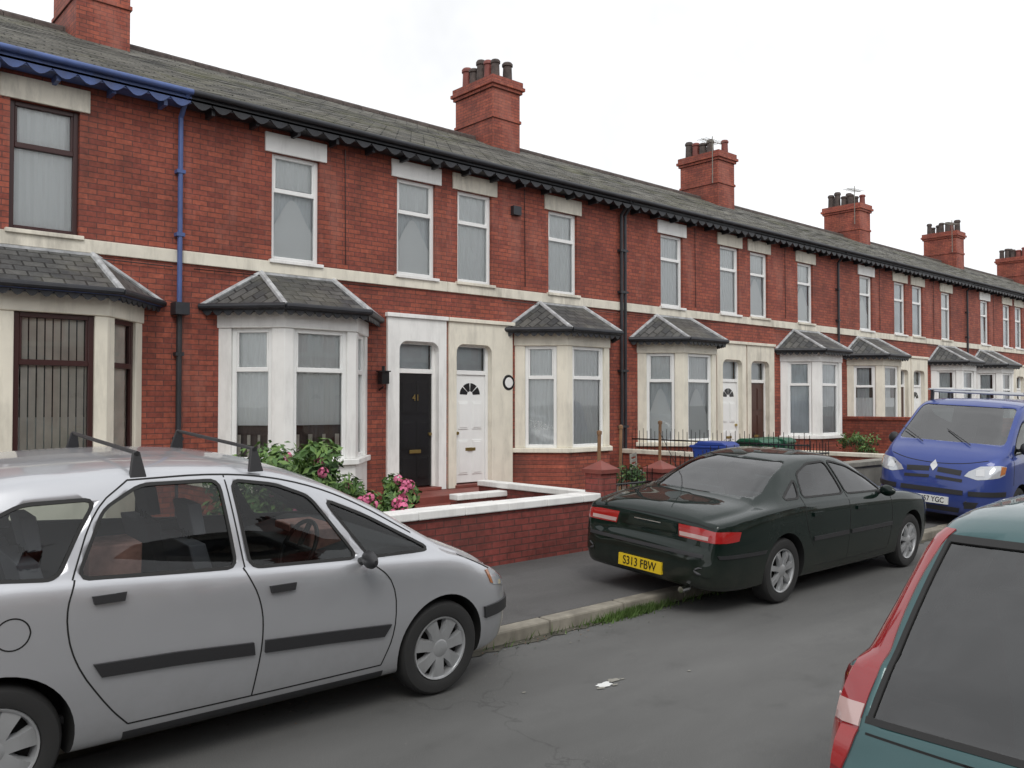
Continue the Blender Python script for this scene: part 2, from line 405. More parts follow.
    F.obj('window_frames', E, bevel=.006, segs=1); G.obj('window_glass', E, recalc=False); Cn.obj('curtains', E, recalc=False)
    br = MB(); e = bp(.24); ze = 3.33
    T1 = (X(c) - .62, 0, 3.92); T2 = (X(c) + .62, 0, 3.92)
    ee = [(a, b, ze) for a, b in e]
    br.face([ee[0], ee[1], T1], 'slate2'); br.face([ee[1], ee[2], T2, T1], 'slate2'); br.face([ee[2], ee[3], T2], 'slate2')
    br.prism([(a, b, ze - .05) for a, b in e], (0, 0, .046), v['gut'])
    sb = MB()
    for i in range(3):
        sb.tube((ee[i][0], ee[i][1], ze - .0), (ee[i + 1][0], ee[i + 1][1], ze - .0), .045, v['bgut'])
    for a, b in ((ee[1], T1), (ee[2], T2)): sb.tube(a, b, .045, 'lead', 8)
    sb.box(T1[0] - .02, T2[0] + .02, -.05, .0, 3.85, 3.925, 'lead')
    for a, b in ((T1, ee[0]), (T2, ee[3])):
        sb.tube((a[0], -.02, a[2]), (b[0], -.02, b[2]), .035, 'lead', 8)
    sb.obj('bay_roof_lead_and_gutter', E, smooth=True)
    br.obj('bay_roof', E, recalc=False)
    sc = MB(); f_ = bp(.2)
    for i in range(3): scallop(sc, (f_[i][0], f_[i][1], 0), (f_[i + 1][0], f_[i + 1][1], 0), 3.31, v['bgut'], .16, .04, .07)
    scallop(sc, (x0, -.30, 0), (x1, -.30, 0), 6.22, v['gut'], .30, .03, .10)
    sc.obj('bargeboards', E, solid=.02)
    ev = MB(); ev.box(x0, x1, -.29, -.005, 6.16, 6.2, v['gut']); ev.box(x0, x1, -.31, -.28, 6.19, 6.33, v['gut'])
    for i in range(7):
        xx = x0 + (i + .5) * W / 7; ev.box(xx - .025, xx + .025, -.25, -.005, 6.07, 6.158, v['gut'])
    ev.obj('eaves', E)
    gt = MB(); gt.tube((x0, -.36, 6.30), (x1, -.36, 6.30), .042, v['gut'], 12)
    if s > 0 or v.get('pipe'):
        px = X(W - .06)
        gt.tube((px, -.33, 6.28), (px, -.07, 6.0), .035, v['gut']); gt.tube((px, -.07, 6.02), (px, -.07, v.get('pz', .2)), .035, v['gut'])
        if v.get('pz'): gt.tube((px, -.07, v['pz']), (px, -.07, .2), .04, 'dark'); gt.box(px - .1, px + .1, -.2, -.0, v['pz'] - .12, v['pz'] + .05, 'dark')
        for zz in (5.2, 4.3, 2.6, 1.4): gt.box(px - .06, px + .06, -.11, -.0, zz, zz + .05, v['gut'] if zz > v.get('pz', 0) else 'dark')
    cxx = X(1.9 if s > 0 else 2.1); gt.tube((cxx, -.012, 6.1), (cxx + .02, -.012, 4.2), .007, 'black', 5); gt.tube((X(1.3), -.045, 3.88), (X(4.6), -.045, 3.86), .008, 'black', 5)
    gt.obj('gutter_and_downpipe', E, smooth=True)
    rf = MB()
    n = 14; rng = random.Random(int(P * 10) + s)
    nr = 23; rows = []
    for j in range(nr):
        t = j / nr; t2 = (j + 1) / nr
        dz = [rng.uniform(-.006, .006) if 0 < i < n else 0 for i in range(n + 1)]
        a = [(x0 + (x1 - x0) * i / n, -.36 + 4.86 * t, 6.34 + 2.28 * t + .012 + dz[i] - .03 * math.sin(t * 3.14)) for i in range(n + 1)]
        b = [(x0 + (x1 - x0) * i / n, -.36 + 4.86 * t2, 6.34 + 2.28 * t2 + dz[i] - .03 * math.sin(t2 * 3.14)) for i in range(n + 1)]
        rows += [a, b]
    rf.grid(rows, 'slate')
    rf.face([(x0, 4.5, 8.62), (x1, 4.5, 8.62), (x1, 9.35, 6.3), (x0, 9.35, 6.3)], 'slate')
    rf.face([(x0, -.36, 6.352), (x1, -.36, 6.352), (x1, -.36, 6.3), (x0, -.36, 6.3)], 'slate')
    rf.obj('roof', E, recalc=False)
    rd = MB()
    for i in range(10):
        a = x0 + (x1 - x0) * i / 10; rd.tube((a, 4.5, 8.6), (a + .465, 4.5, 8.603), .10, 'pot', 10)
    rd.obj('ridge_tiles', E, smooth=True)
    if s > 0:
        ch = MB(); cx = X(W); rr = random.Random(int(P)); dh = rr.uniform(-.25, .05) if P > 20 else 0
        ch.box(cx - .45, cx + .45, 3.75, 5.25, 7.4, 9.75 + dh, 'brick')
        for k, (z0_, z1_, o) in enumerate(((9.0, 9.08, .03), (9.75, 9.83, .05), (9.83, 9.92, .10), (9.92, 10.06, .06))): ch.box(cx - .45 - o, cx + .45 + o, 3.75 - o, 5.25 + o, z0_ + .001 * k + dh, z1_ + dh, 'brick')
        ch.obj('chimney_stack', E, bevel=.01)
        pt = MB(); zb = 10.05 + dh
        for i in range(5):
            yy = 3.95 + i * .28
            for dx in (-.2, .2):
                if rr.random() < .2: continue
                h = rr.uniform(.4, .65); r0 = rr.uniform(.11, .14)
                pt.revolve([(.01, zb), (r0, zb), (r0 * .88, zb + h * .8), (r0 * 1.1, zb + h * .82), (r0 * 1.1, zb + h * .92), (r0 * .85, zb + h), (.07, zb + h * .9), (.0, zb + h * .7)], (cx + dx, yy, 0), 'z', rr.choice(('pot', 'pot', 'pot', 'tile')), 14)
        pt.obj('chimney_pots', E, smooth=True)
        if rr.random() < .7:
            ae = MB(); ax = cx - .55; ae.tube((ax, 3.9, 9), (ax, 3.9, 10.5), .015, 'galv', 6); ae.tube((ax - .6, 3.9, 10.3), (ax + .5, 3.9, 10.35), .012, 'galv', 6)
            for i in range(8): ae.tube((ax - .55 + i * .13, 3.7, 10.305 + i * .006), (ax - .55 + i * .13, 4.1, 10.305 + i * .006), .007, 'galv', 5)
            ae.obj('tv_aerial', E)
    d = MB(); dm = v['door']
    a, b = sorted((X(.2), X(1.04)))
    fr = 'upvc' if dm in ('upvc',) else v.get('dframe', 'white')
    d.box(a, a + .06, .07, .15, .45, 3.02, fr); d.box(b - .06, b, .07, .15, .45, 3.02, fr)
    d.box(a + .06, b - .06, .07, .15, 2.45, 2.53, fr); d.box(a + .06, b - .06, .07, .15, 2.96, 3.02, fr)
    d.box(a + .062, b - .062, .095, .14, .47, 2.448, dm)
    cx = (a + b) / 2; hw = (b - a) / 2 - .06
    if dm == 'upvc':
        for z0, z1 in [(.62, 1.25), (1.45, 1.95)]:
            for sg in (-1, 1):
                d.box(cx + sg * .05, cx + sg * (hw - .08), .083, .096, z0, z1, dm)
                d.box(cx + sg * .075, cx + sg * (hw - .105), .075, .084, z0 + .03, z1 - .03, dm)
        for i in range(4):
            t0, t1 = math.pi * (i + .06) / 4, math.pi * (i + .94) / 4
            pts = [(cx + .07 * math.cos(t0), .088, 2.08 + .07 * math.sin(t0))] + [(cx + .24 * math.cos(t0 + (t1 - t0) * k / 5), .088, 2.08 + .22 * math.sin(t0 + (t1 - t0) * k / 5)) for k in range(6)] + [(cx + .07 * math.cos(t1), .088, 2.08 + .07 * math.sin(t1))]
            d.prism(pts, (0, .01, 0), 'black')
    else:
        for z0, z1 in ((.6, 1.0), (1.12, 1.62), (1.74, 2.32)):
            for sg in (-1, 1):
                d.box(cx + sg * .045, cx + sg * (hw - .07), .085, .096, z0, z1, dm)
                d.box(cx + sg * .07, cx + sg * (hw - .095), .078, .0865, z0 + .03, z1 - .03, dm)
    d.box(cx - .12, cx + .12, .07, .086, 1.05, 1.11, 'brass'); d.tube((cx + s * (hw - .05) * -1, .05, 1.38), (cx + s * (hw - .05) * -1, .096, 1.38), .03, 'brass')
    d.face([(a + .05, .12, 2.5), (b - .05, .12, 2.5), (b - .05, .12, 3.0), (a + .05, .12, 3.0)], 'glass')
    d.face([(a + .05, .2, 2.5), (b - .05, .2, 2.5), (b - .05, .2, 3.0), (a + .05, .2, 3.0)], 'net2')
    d.box(a - .03, b + .03, -.1, .2, .40, .45, 'tile')
    d.obj('front_door', E, bevel=.004, segs=1)
    if v.get('num'): text('door_number', v['num'], .16, (cx, .06, 2.02), (R(90), 0, 0), 'brass', E)
    cf = MB()
    if v.get('num'):
        cf.box(X(1.42) - .07, X(1.42) + .07, -.2, -.06, 2.25, 2.45, 'black'); cf.prism([(X(1.42) - .09, -.22, 2.45), (X(1.42) + .09, -.22, 2.45), (X(1.42) + .09, -.04, 2.45), (X(1.42) - .09, -.04, 2.45)], (0, 0, .02), 'black')
        cf.tube((X(1.42), -.13, 2.47), (X(1.42), -.13, 2.55), .03, 'black'); cf.tube((X(1.42), -.13, 2.2), (X(1.42), 0, 2.15), .015, 'black')
        cf.obj('wall_lantern', E)
    if v.get('clock'):
        cf.revolve([(0, -.06), (.14, -.06), (.15, -.05), (.15, -.0)], (X(1.45), 0, 2.32), 'y', 'black', 24)
        cf.revolve([(0, -.064), (.10, -.062)], (X(1.45), 0, 2.32), 'y', 'white', 24)
        cf.box(X(1.55), X(1.75), -.09, -.0, 5.55, 5.72, 'dark')
        cf.obj('wall_fittings', E)
    sp = MB(); sp.box(X(.0), X(1.5), -.9, -.101, .0, .40, 'tile'); sp.box(X(.05), X(1.4), -1.3, -.9, .0, .28, 'tile')
    sp.obj('door_step', E, bevel=.01)
    return E

base = dict(band='stone', lint='white', lint2='stone', sur='cream', frame='upvc', bay='cream', baylow='brick', gut='dark', bgut='dark', door='upvc', cur=['net', 'net', 'net3'], bcur=['net', 'half', 'net3'])
def V(**k): d = dict(base); d.update(k); return d
vs = {
 (-1, -1): V(), (-1, 1): V(frame='maroon', bay='cream', baylow='cream', gut='blue', bgut='dark', cur=['net'], bcur=['blind'], lint='stone', lint2='stone', pz=3.3),
 (0, -1): V(sur='white', bay='white', baylow='white', door='black', num='41', lint='white', lint2='white', cur=['net3'], bcur=['swag'], band='cream'),
 (0, 1): V(sur='cream', bay='cream', door='upvc', quoin=.28, clock=True, cur=['net'], bcur=['net'], lint='stone'),
 (1, -1): V(sur='cream', bay='cream', door='upvc', cur=['net'], bcur=['net3'], pipe=True),
 (1, 1): V(sur='stone', bay='white', door='brown', cur=['net', 'net3'], bcur=['net'], lint='stone'),
 (2, -1): V(bay='cream', door='brown'), (2, 1): V(bay='white', door='upvc', lint='stone'),
 (3, -1): V(bay='white', door='black'), (3, 1): V(bay='cream', door='upvc'),
 (4, -1): V(bay='cream', door='brown'), (4, 1): V(bay='white', door='upvc'),
 (5, -1): V(bay='cream'), (5, 1): V(bay='cream'),
}
H = {}
for (k, s), v in vs.items():
    P = -.1 if k == -1 else 9.4 + 9.5 * k
    H[(k, s)] = house(P, s, v)
def copy_house(src, loc):
    E = empty('brick_house', loc, math.pi)
    for ch in src.children:
        o = bpy.data.objects.new(ch.name, ch.data); COL.objects.link(o); o.parent = E; o.location = ch.location; o.rotation_euler = ch.rotation_euler; o.scale = ch.scale
        for md in ch.modifiers:
            if md.type == 'BEVEL': continue
            n = o.modifiers.new(md.name, md.type)
            for p in ('thickness', 'offset'): setattr(n, p, getattr(md, p))
for k in range(-1, 4):
    copy_house(H[(1, -1)], (9.5 * k, -10.0, 0)); copy_house(H[(2, 1)], (9.5 * k, -10.0, 0))

# ------------------------------------------------------------------ ground, road, pavement
g = MB(); g.face([(-400, -400, -.03), (400, -400, -.03), (400, 400, -.03), (-400, 400, -.03)], 'garden'); g.obj('ground', recalc=False)
rd = MB()
rd.grid([[(x, y, 0) for x in range(-60, 161, 4)] for y in (-.9, 5.2)], 'road'); rd.obj('road', recalc=False)
tp = MB()
tp.face([(6.2, 1.4, .004), (9.9, 1.5, .004), (9.85, 2.15, .004), (6.25, 2.1, .004)], 'patch')
tp.obj('road_repair_patch', recalc=False)
pv = MB()
pv.box(-60, 160, 5.36, 7.4, -.02, .105, 'pave'); pv.obj('pavement')
pv = MB(); pv.box(-60, 160, -3.2, -1.05, -.02, .105, 'pave'); pv.obj('pavement')
gd = MB(); gd.box(-60, 160, 7.4, 12.6, -.02, .16, 'garden'); gd.obj('front_garden_paving')
gd = MB(); gd.box(-60, 160, -10.3, -3.2, -.02, .16, 'garden'); gd.obj('front_garden_paving')
for y0, y1, nm in ((5.2, 5.358, 'kerb'), (-1.05, -.9, 'kerb')):
    kb = MB(); x = -30.
    while x < 90:
        l = random.uniform(.86, .94); dz = random.uniform(-.006, .006)
        kb.box(x, x + l - .012, y0 + random.uniform(-.006, .004), y1, -.05, .112 + dz, 'kerb'); x += l
    kb.obj(nm, bevel=.018)
gu = MB(); row0 = []; row1 = []
for i in range(500):
    x = -10 + i * .09; row0.append((x, 5.2, .006)); row1.append((x, 5.2 - .04 - .06 * random.random() - .03 * math.sin(x * 1.7), .006))
gu.grid([row0, row1], 'gutter'); gu.obj('gutter_dirt', recalc=False)
sp = MB()
for (cx, cy, r) in ((4.42, 4.0, .055), (4.53, 4.02, .04), (4.36, 3.97, .03), (4.60, 4.0, .015), (3.9, 4.25, .012), (5.1, 3.8, .012), (4.47, 3.95, .02)):
    n = 16; sp.face([(cx + r * (1 + random.uniform(-.35, .35)) * math.cos(a * 6.283 / n) * 1.3, cy + r * .7 * (1 + random.uniform(-.35, .35)) * math.sin(a * 6.283 / n), .006 + r * .02) for a in range(n)], 'galv' if r < .045 else 'plate_w')
sp.obj('road_paint_splash', recalc=False)
wd = MB()
for i in range(1500):
    cx = random.gauss(6.1, .25) if i < 1250 else random.uniform(4.3, 9); cy = 5.19 - abs(random.gauss(0, .045)); h = random.uniform(.02, .10)
    a = random.uniform(0, 6.28); w = .006; lx, ly = random.uniform(-.04, .04), random.uniform(-.06, .01)
    wd.face([(cx - w * math.cos(a), cy - w * math.sin(a), .0), (cx + w * math.cos(a), cy + w * math.sin(a), .0), (cx + lx, cy + ly, h)], 'grass')
wd.obj('grass_weeds', recalc=False)
lt = MB()
for i in range(420):
    x = random.uniform(2, 14); y = 5.18 - abs(random.gauss(0, .16)); r = random.uniform(.003, .012); a = random.uniform(0, 3)
    lt.face([(x + r * math.cos(a + k * 1.57), y + r * .7 * math.sin(a + k * 1.57), .009 + .004 * (k % 2)) for k in range(4)], random.choice(('gutter', 'kerb', 'wood', 'leaf3')))
lt.obj('gutter_grit', recalc=False)

# ------------------------------------------------------------------ garden walls etc.
def gwall(x0, x1, y0, y1, top, brickm='brick2', cop='white', name='garden_wall', over=.035, ch=.09):
    E = empty(name, (0, 0, 0)); b = MB(); b.box(x0, x1, y0, y1, .0, top - ch, brickm); b.obj('brickwork', E)
    c = MB()
    if x1 - x0 > y1 - y0:
        x = x0
        while x < x1 - .05:
            l = min(.62, x1 - x); c.box(x + .002, x + l - .002, y0 - over, y1 + over, top - ch, top + random.uniform(-.003, .003), cop); x += l
    else:
        c.box(x0 - over, x1 + over, y0, y1, top - ch, top, cop)
    c.obj('coping', E, bevel=.012)
    return E
def pier(x, y, w, top, m='brick2', capm='tile'):
    E = empty('gate_pier', (0, 0, 0)); b = MB(); b.box(x, x + w, y, y + w, 0, top - .16, m); b.obj('pier', E)
    c = MB(); o = .03; z = top - .16
    c.box(x - o, x + w + o, y - o, y + w + o, z, z + .05, capm)
    q = [(x - o, y - o, z + .05), (x + w + o, y - o, z + .05), (x + w + o, y + w + o, z + .05), (x - o, y + w + o, z + .05)]; t = (x + w / 2, y + w / 2, top)
    for i in range(4): c.face([q[i], q[(i + 1) % 4], t], capm)
    c.obj('cap', E)
gwall(-5, 4.6, 7.35, 7.57, .8, 'brick2', 'stone')
gwall(4.62, 8.03, 7.35, 7.57, .80)
pier(8.04, 7.32, .28, 1.2); pier(9.25, 7.32, .28, 1.15)
gwall(10.4, 14.1, 7.35, 7.57, .78, 'brick2', 'stone'); gwall(14.2, 17.6, 7.35, 7.57, .88, 'galv', 'galv'); gwall(20.2, 23.5, 7.35, 7.57, .95, 'brick', 'stone')
gwall(23.7, 27.2, 7.35, 7.57, .9, 'galv', 'stone'); gwall(29.6, 37, 7.35, 7.57, .9, 'brick', 'stone')
gwall(9.33, 9.48, 7.6, 11.3, .62, 'brick2', 'white')
gwall(4.58, 4.72, 7.6, 12.28, .9, 'brick', 'stone'); gwall(14.08, 14.22, 7.6, 12.28, .95, 'brick', 'stone'); gwall(23.58, 23.78, 7.6, 12.28, 1.55, 'brick', 'brick'); gwall(18.83, 18.97, 7.6, 11.3, .8, 'brick', 'stone')
gwall(8.3, 10.2, 10.6, 10.75, .50, 'brick2', 'white')
def gate(x0, x1, y, top, nm='iron_gate', ax='x'):
    E = empty(nm); b = MB(); n = max(2, int((x1 - x0) / .1))
    pt = (lambda t, z: (t, y, z)) if ax == 'x' else (lambda t, z: (y, t, z))
    for z in (.22, top - .18): b.tube(pt(x0, z), pt(x1, z), .016, 'black', 6)
    for i in range(n + 1):
        xx = x0 + (x1 - x0) * i / n; b.tube(pt(xx, .12), pt(xx, top + .05 * (i % 2)), .012, 'black', 6, .006)
    b.obj('bars', E)
gate(8.36, 9.2, 7.45, 1.05); gate(17.7, 18.7, 7.45, 1.0)
gate(9.6, 10.35, 7.45, 1.2, 'iron_railings'); gate(10.45, 14.0, 7.46, 1.25, 'iron_railings')
gate(7.9, 12.0, 14.15, 1.35, 'iron_railings', 'y')
for (x, y, h) in ((9.7, 8.9, 1.45), (11.0, 9.6, 1.5), (12.3, 9.8, 1.55)):
    E = empty('garden_post'); b = MB(); b.tube((x, y, .1), (x + .03, y, h), .028, 'wood', 8); b.revolve([(0, h), (.04, h), (.04, h + .05), (0, h + .07)], (x + .03, y, 0), 'z', 'wood', 10)
    b.obj('post', E)
E = empty('garden_chair', (11.0, 9.0, .16), .5); b = MB()
for sx in (-.22, .22):
    b.tube((sx, -.2, 0), (sx, -.2, .45), .015, 'galv', 8); b.tube((sx, .2, 0), (sx, .24, .95), .015, 'galv', 8); b.tube((sx, -.2, .65), (sx, .22, .65), .015, 'galv', 8); b.tube((sx, -.2, .45), (sx, -.2, .65), .015, 'galv', 8)
b.box(-.23, .23, -.22, .22, .43, .46, 'galv')
for i in range(5): b.box(-.2, .2, .215 + i * .006, .235 + i * .006, .55 + i * .085, .60 + i * .085, 'galv')
b.obj('frame', E)
def bin_(x, y, m, ry=0):
    E = empty('wheelie_bin', (x, y, .16), ry); b = MB()
    b.grid([[(-.22, -.24, .05), (.22, -.24, .05), (.22, .24, .05), (-.22, .24, .05)], [(-.28, -.33, .95), (.28, -.33, .95), (.28, .33, .95), (-.28, .33, .95)]], m, True)
    b.face([(-.22, -.24, .05), (.22, -.24, .05), (.22, .24, .05), (-.22, .24, .05)], m)
    b.box(-.3, .3, -.35, .35, .95, 1.0, m); b.prism([(-.3, -.36, 1.0), (-.3, .3, 1.0), (-.3, .2, 1.07), (-.3, -.25, 1.06)], (.6, 0, 0), m)
    b.tube((-.25, .38, .98), (.25, .38, .98), .02, m); b.tube((-.27, .26, .1), (-.22, .26, .1), .1, 'rubber'); b.tube((.22, .26, .1), (.27, .26, .1), .1, 'rubber')
    b.obj('bin', E, bevel=.015)
bin_(13.3, 9.3, 'binblue', .2); bin_(15.0, 9.5, 'bingreen', -.1); bin_(15.8, 9.6, 'bingreen', .2)

def shrub(name, c, rad, n, mats, stems=8, flower=0, leaf=.05, ncl=16):
    E = empty(name, c); b = MB(); rng = random.Random(int(c[0] * 100))
    cl = [(Vector((rng.uniform(-1, 1) * rad[0] * .8, rng.uniform(-1, 1) * rad[1] * .7, rad[2] * rng.uniform(.5, 1.6))), rng.uniform(.24, .42) * min(rad)) for _ in range(ncl)]
    for i in range(n):
        cc, r = rng.choice(cl); dv = Vector((rng.gauss(0, 1), rng.gauss(0, 1), rng.gauss(0, 1))).normalized()
        p = cc + dv * r * (1.25 * rng.random() ** .4); sz = leaf * rng.uniform(.6, 1.3)
        a = (dv + Vector((rng.uniform(-.8, .8), rng.uniform(-.8, .8), rng.uniform(-.3, .9)))).normalized(); t = a.orthogonal().normalized(); w = a.cross(t); an = rng.uniform(0, 6.28); t2 = t * math.cos(an) + w * math.sin(an); w2 = a.cross(t2)
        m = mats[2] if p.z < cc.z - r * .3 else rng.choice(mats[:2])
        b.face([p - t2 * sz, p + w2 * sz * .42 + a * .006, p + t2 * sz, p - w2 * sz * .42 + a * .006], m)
    b.obj('foliage', E, recalc=False)
    s_ = MB()
    for cc, r in cl: s_.tube((cc.x * .2, cc.y * .2, 0), cc, .012, 'wood', 6, .005)
    s_.obj('stems', E)
    if flower:
        f = MB()
        for i in range(flower):
            cc, r = rng.choice(cl); p0 = cc + Vector((rng.uniform(-.7, .3), -1, rng.uniform(.3, 1.2))).normalized() * r * 1.2
            for k in range(34):
                dv = Vector((rng.gauss(0, 1), rng.gauss(0, 1), rng.gauss(0, 1))).normalized(); p = p0 + dv * .055; t = dv.orthogonal().normalized() * .02; w = dv.cross(t)
                f.face([p - t, p - w, p + t, p + w], 'pink')
        f.obj('flowers', E, recalc=False)
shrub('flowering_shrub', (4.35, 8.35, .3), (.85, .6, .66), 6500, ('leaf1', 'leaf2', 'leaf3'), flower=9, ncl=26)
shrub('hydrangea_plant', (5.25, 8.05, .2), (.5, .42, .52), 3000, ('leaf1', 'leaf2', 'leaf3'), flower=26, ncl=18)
shrub('garden_hedge', (10.3, 8.4, .15), (.7, .4, .45), 2200, ('leaf3', 'leaf1', 'leaf3'), leaf=.035)
shrub('garden_shrub', (17.2, 11.4, .15), (.5, .4, .5), 900, ('leaf1', 'leaf2', 'leaf3'))
shrub('garden_shrub', (21.3, 10.6, .15), (.6, .4, .6), 900, ('leaf1', 'leaf2', 'leaf3'))

# ------------------------------------------------------------------ vehicles
def pchip(P):
    xs = [p[0] for p in P]; ys = [p[1] for p in P]; n = len(P)
    h = [xs[i + 1] - xs[i] for i in range(n - 1)]; d = [(ys[i + 1] - ys[i]) / h[i] for i in range(n - 1)]; m = [0.] * n
    m[0] = d[0]; m[-1] = d[-1]
    for i in range(1, n - 1):
        if d[i - 1] * d[i] <= 0: m[i] = 0
        else:
            w1 = 2 * h[i] + h[i - 1]; w2 = h[i] + 2 * h[i - 1]; m[i] = (w1 + w2) / (w1 / d[i - 1] + w2 / d[i])
    def f(x):
        if x <= xs[0]: return ys[0]
        if x >= xs[-1]: return ys[-1]
        i = 0
        while x > xs[i + 1]: i += 1
        t = (x - xs[i]) / h[i]; a = 2 * t ** 3 - 3 * t * t + 1; b = t ** 3 - 2 * t * t + t; c = -2 * t ** 3 + 3 * t * t; e = t ** 3 - t * t
        return a * ys[i] + b * h[i] * m[i] + c * ys[i + 1] + e * h[i] * m[i + 1]
    return f
def chaikin(p, it=2):
    for _ in range(it):
        q = [p[0]]
        for i in range(len(p) - 1):
            a, b = p[i], p[i + 1]
            q.append((a[0] * .75 + b[0] * .25, a[1] * .75 + b[1] * .25)); q.append((a[0] * .25 + b[0] * .75, a[1] * .25 + b[1] * .75))
        q.append(p[-1]); p = q
    return p
def round_poly(pts, r, n=5):
    out = []; N = len(pts)
    for i in range(N):
        p = Vector(pts[i]); a = Vector(pts[i - 1]) - p; b = Vector(pts[(i + 1) % N]) - p
        k = min(r, a.length * .4, b.length * .4); p0 = p + a.normalized() * k; p1 = p + b.normalized() * k
        for j in range(n + 1):
            t = j / n; q = p0 * (1 - t) ** 2 + p * 2 * t * (1 - t) + p1 * t * t; out.append((q.x, q.y))
    return out
def mesh_from(v, f, mi, slots):
    me = bpy.data.meshes.new('tmp'); me.from_pydata([tuple(x) for x in v], [], f)
    for s_ in slots: me.materials.append(s_)
    me.polygons.foreach_set('material_index', mi)
    bm = bmesh.new(); bm.from_mesh(me); bmesh.ops.recalc_face_normals(bm, faces=bm.faces); bm.to_mesh(me); bm.free(); return me
def boolean(me, cut, op):
    a = bpy.data.objects.new('tA', me); b = bpy.data.objects.new('tB', cut); COL.objects.link(a); COL.objects.link(b)
    m = a.modifiers.new('b', 'BOOLEAN'); m.object = b; m.operation = op; m.solver = 'EXACT'
    bpy.context.view_layer.update(); dg = bpy.context.evaluated_depsgraph_get()
    res = bpy.data.meshes.new_from_object(a.evaluated_get(dg))
    bpy.data.objects.remove(a); bpy.data.objects.remove(b); return res

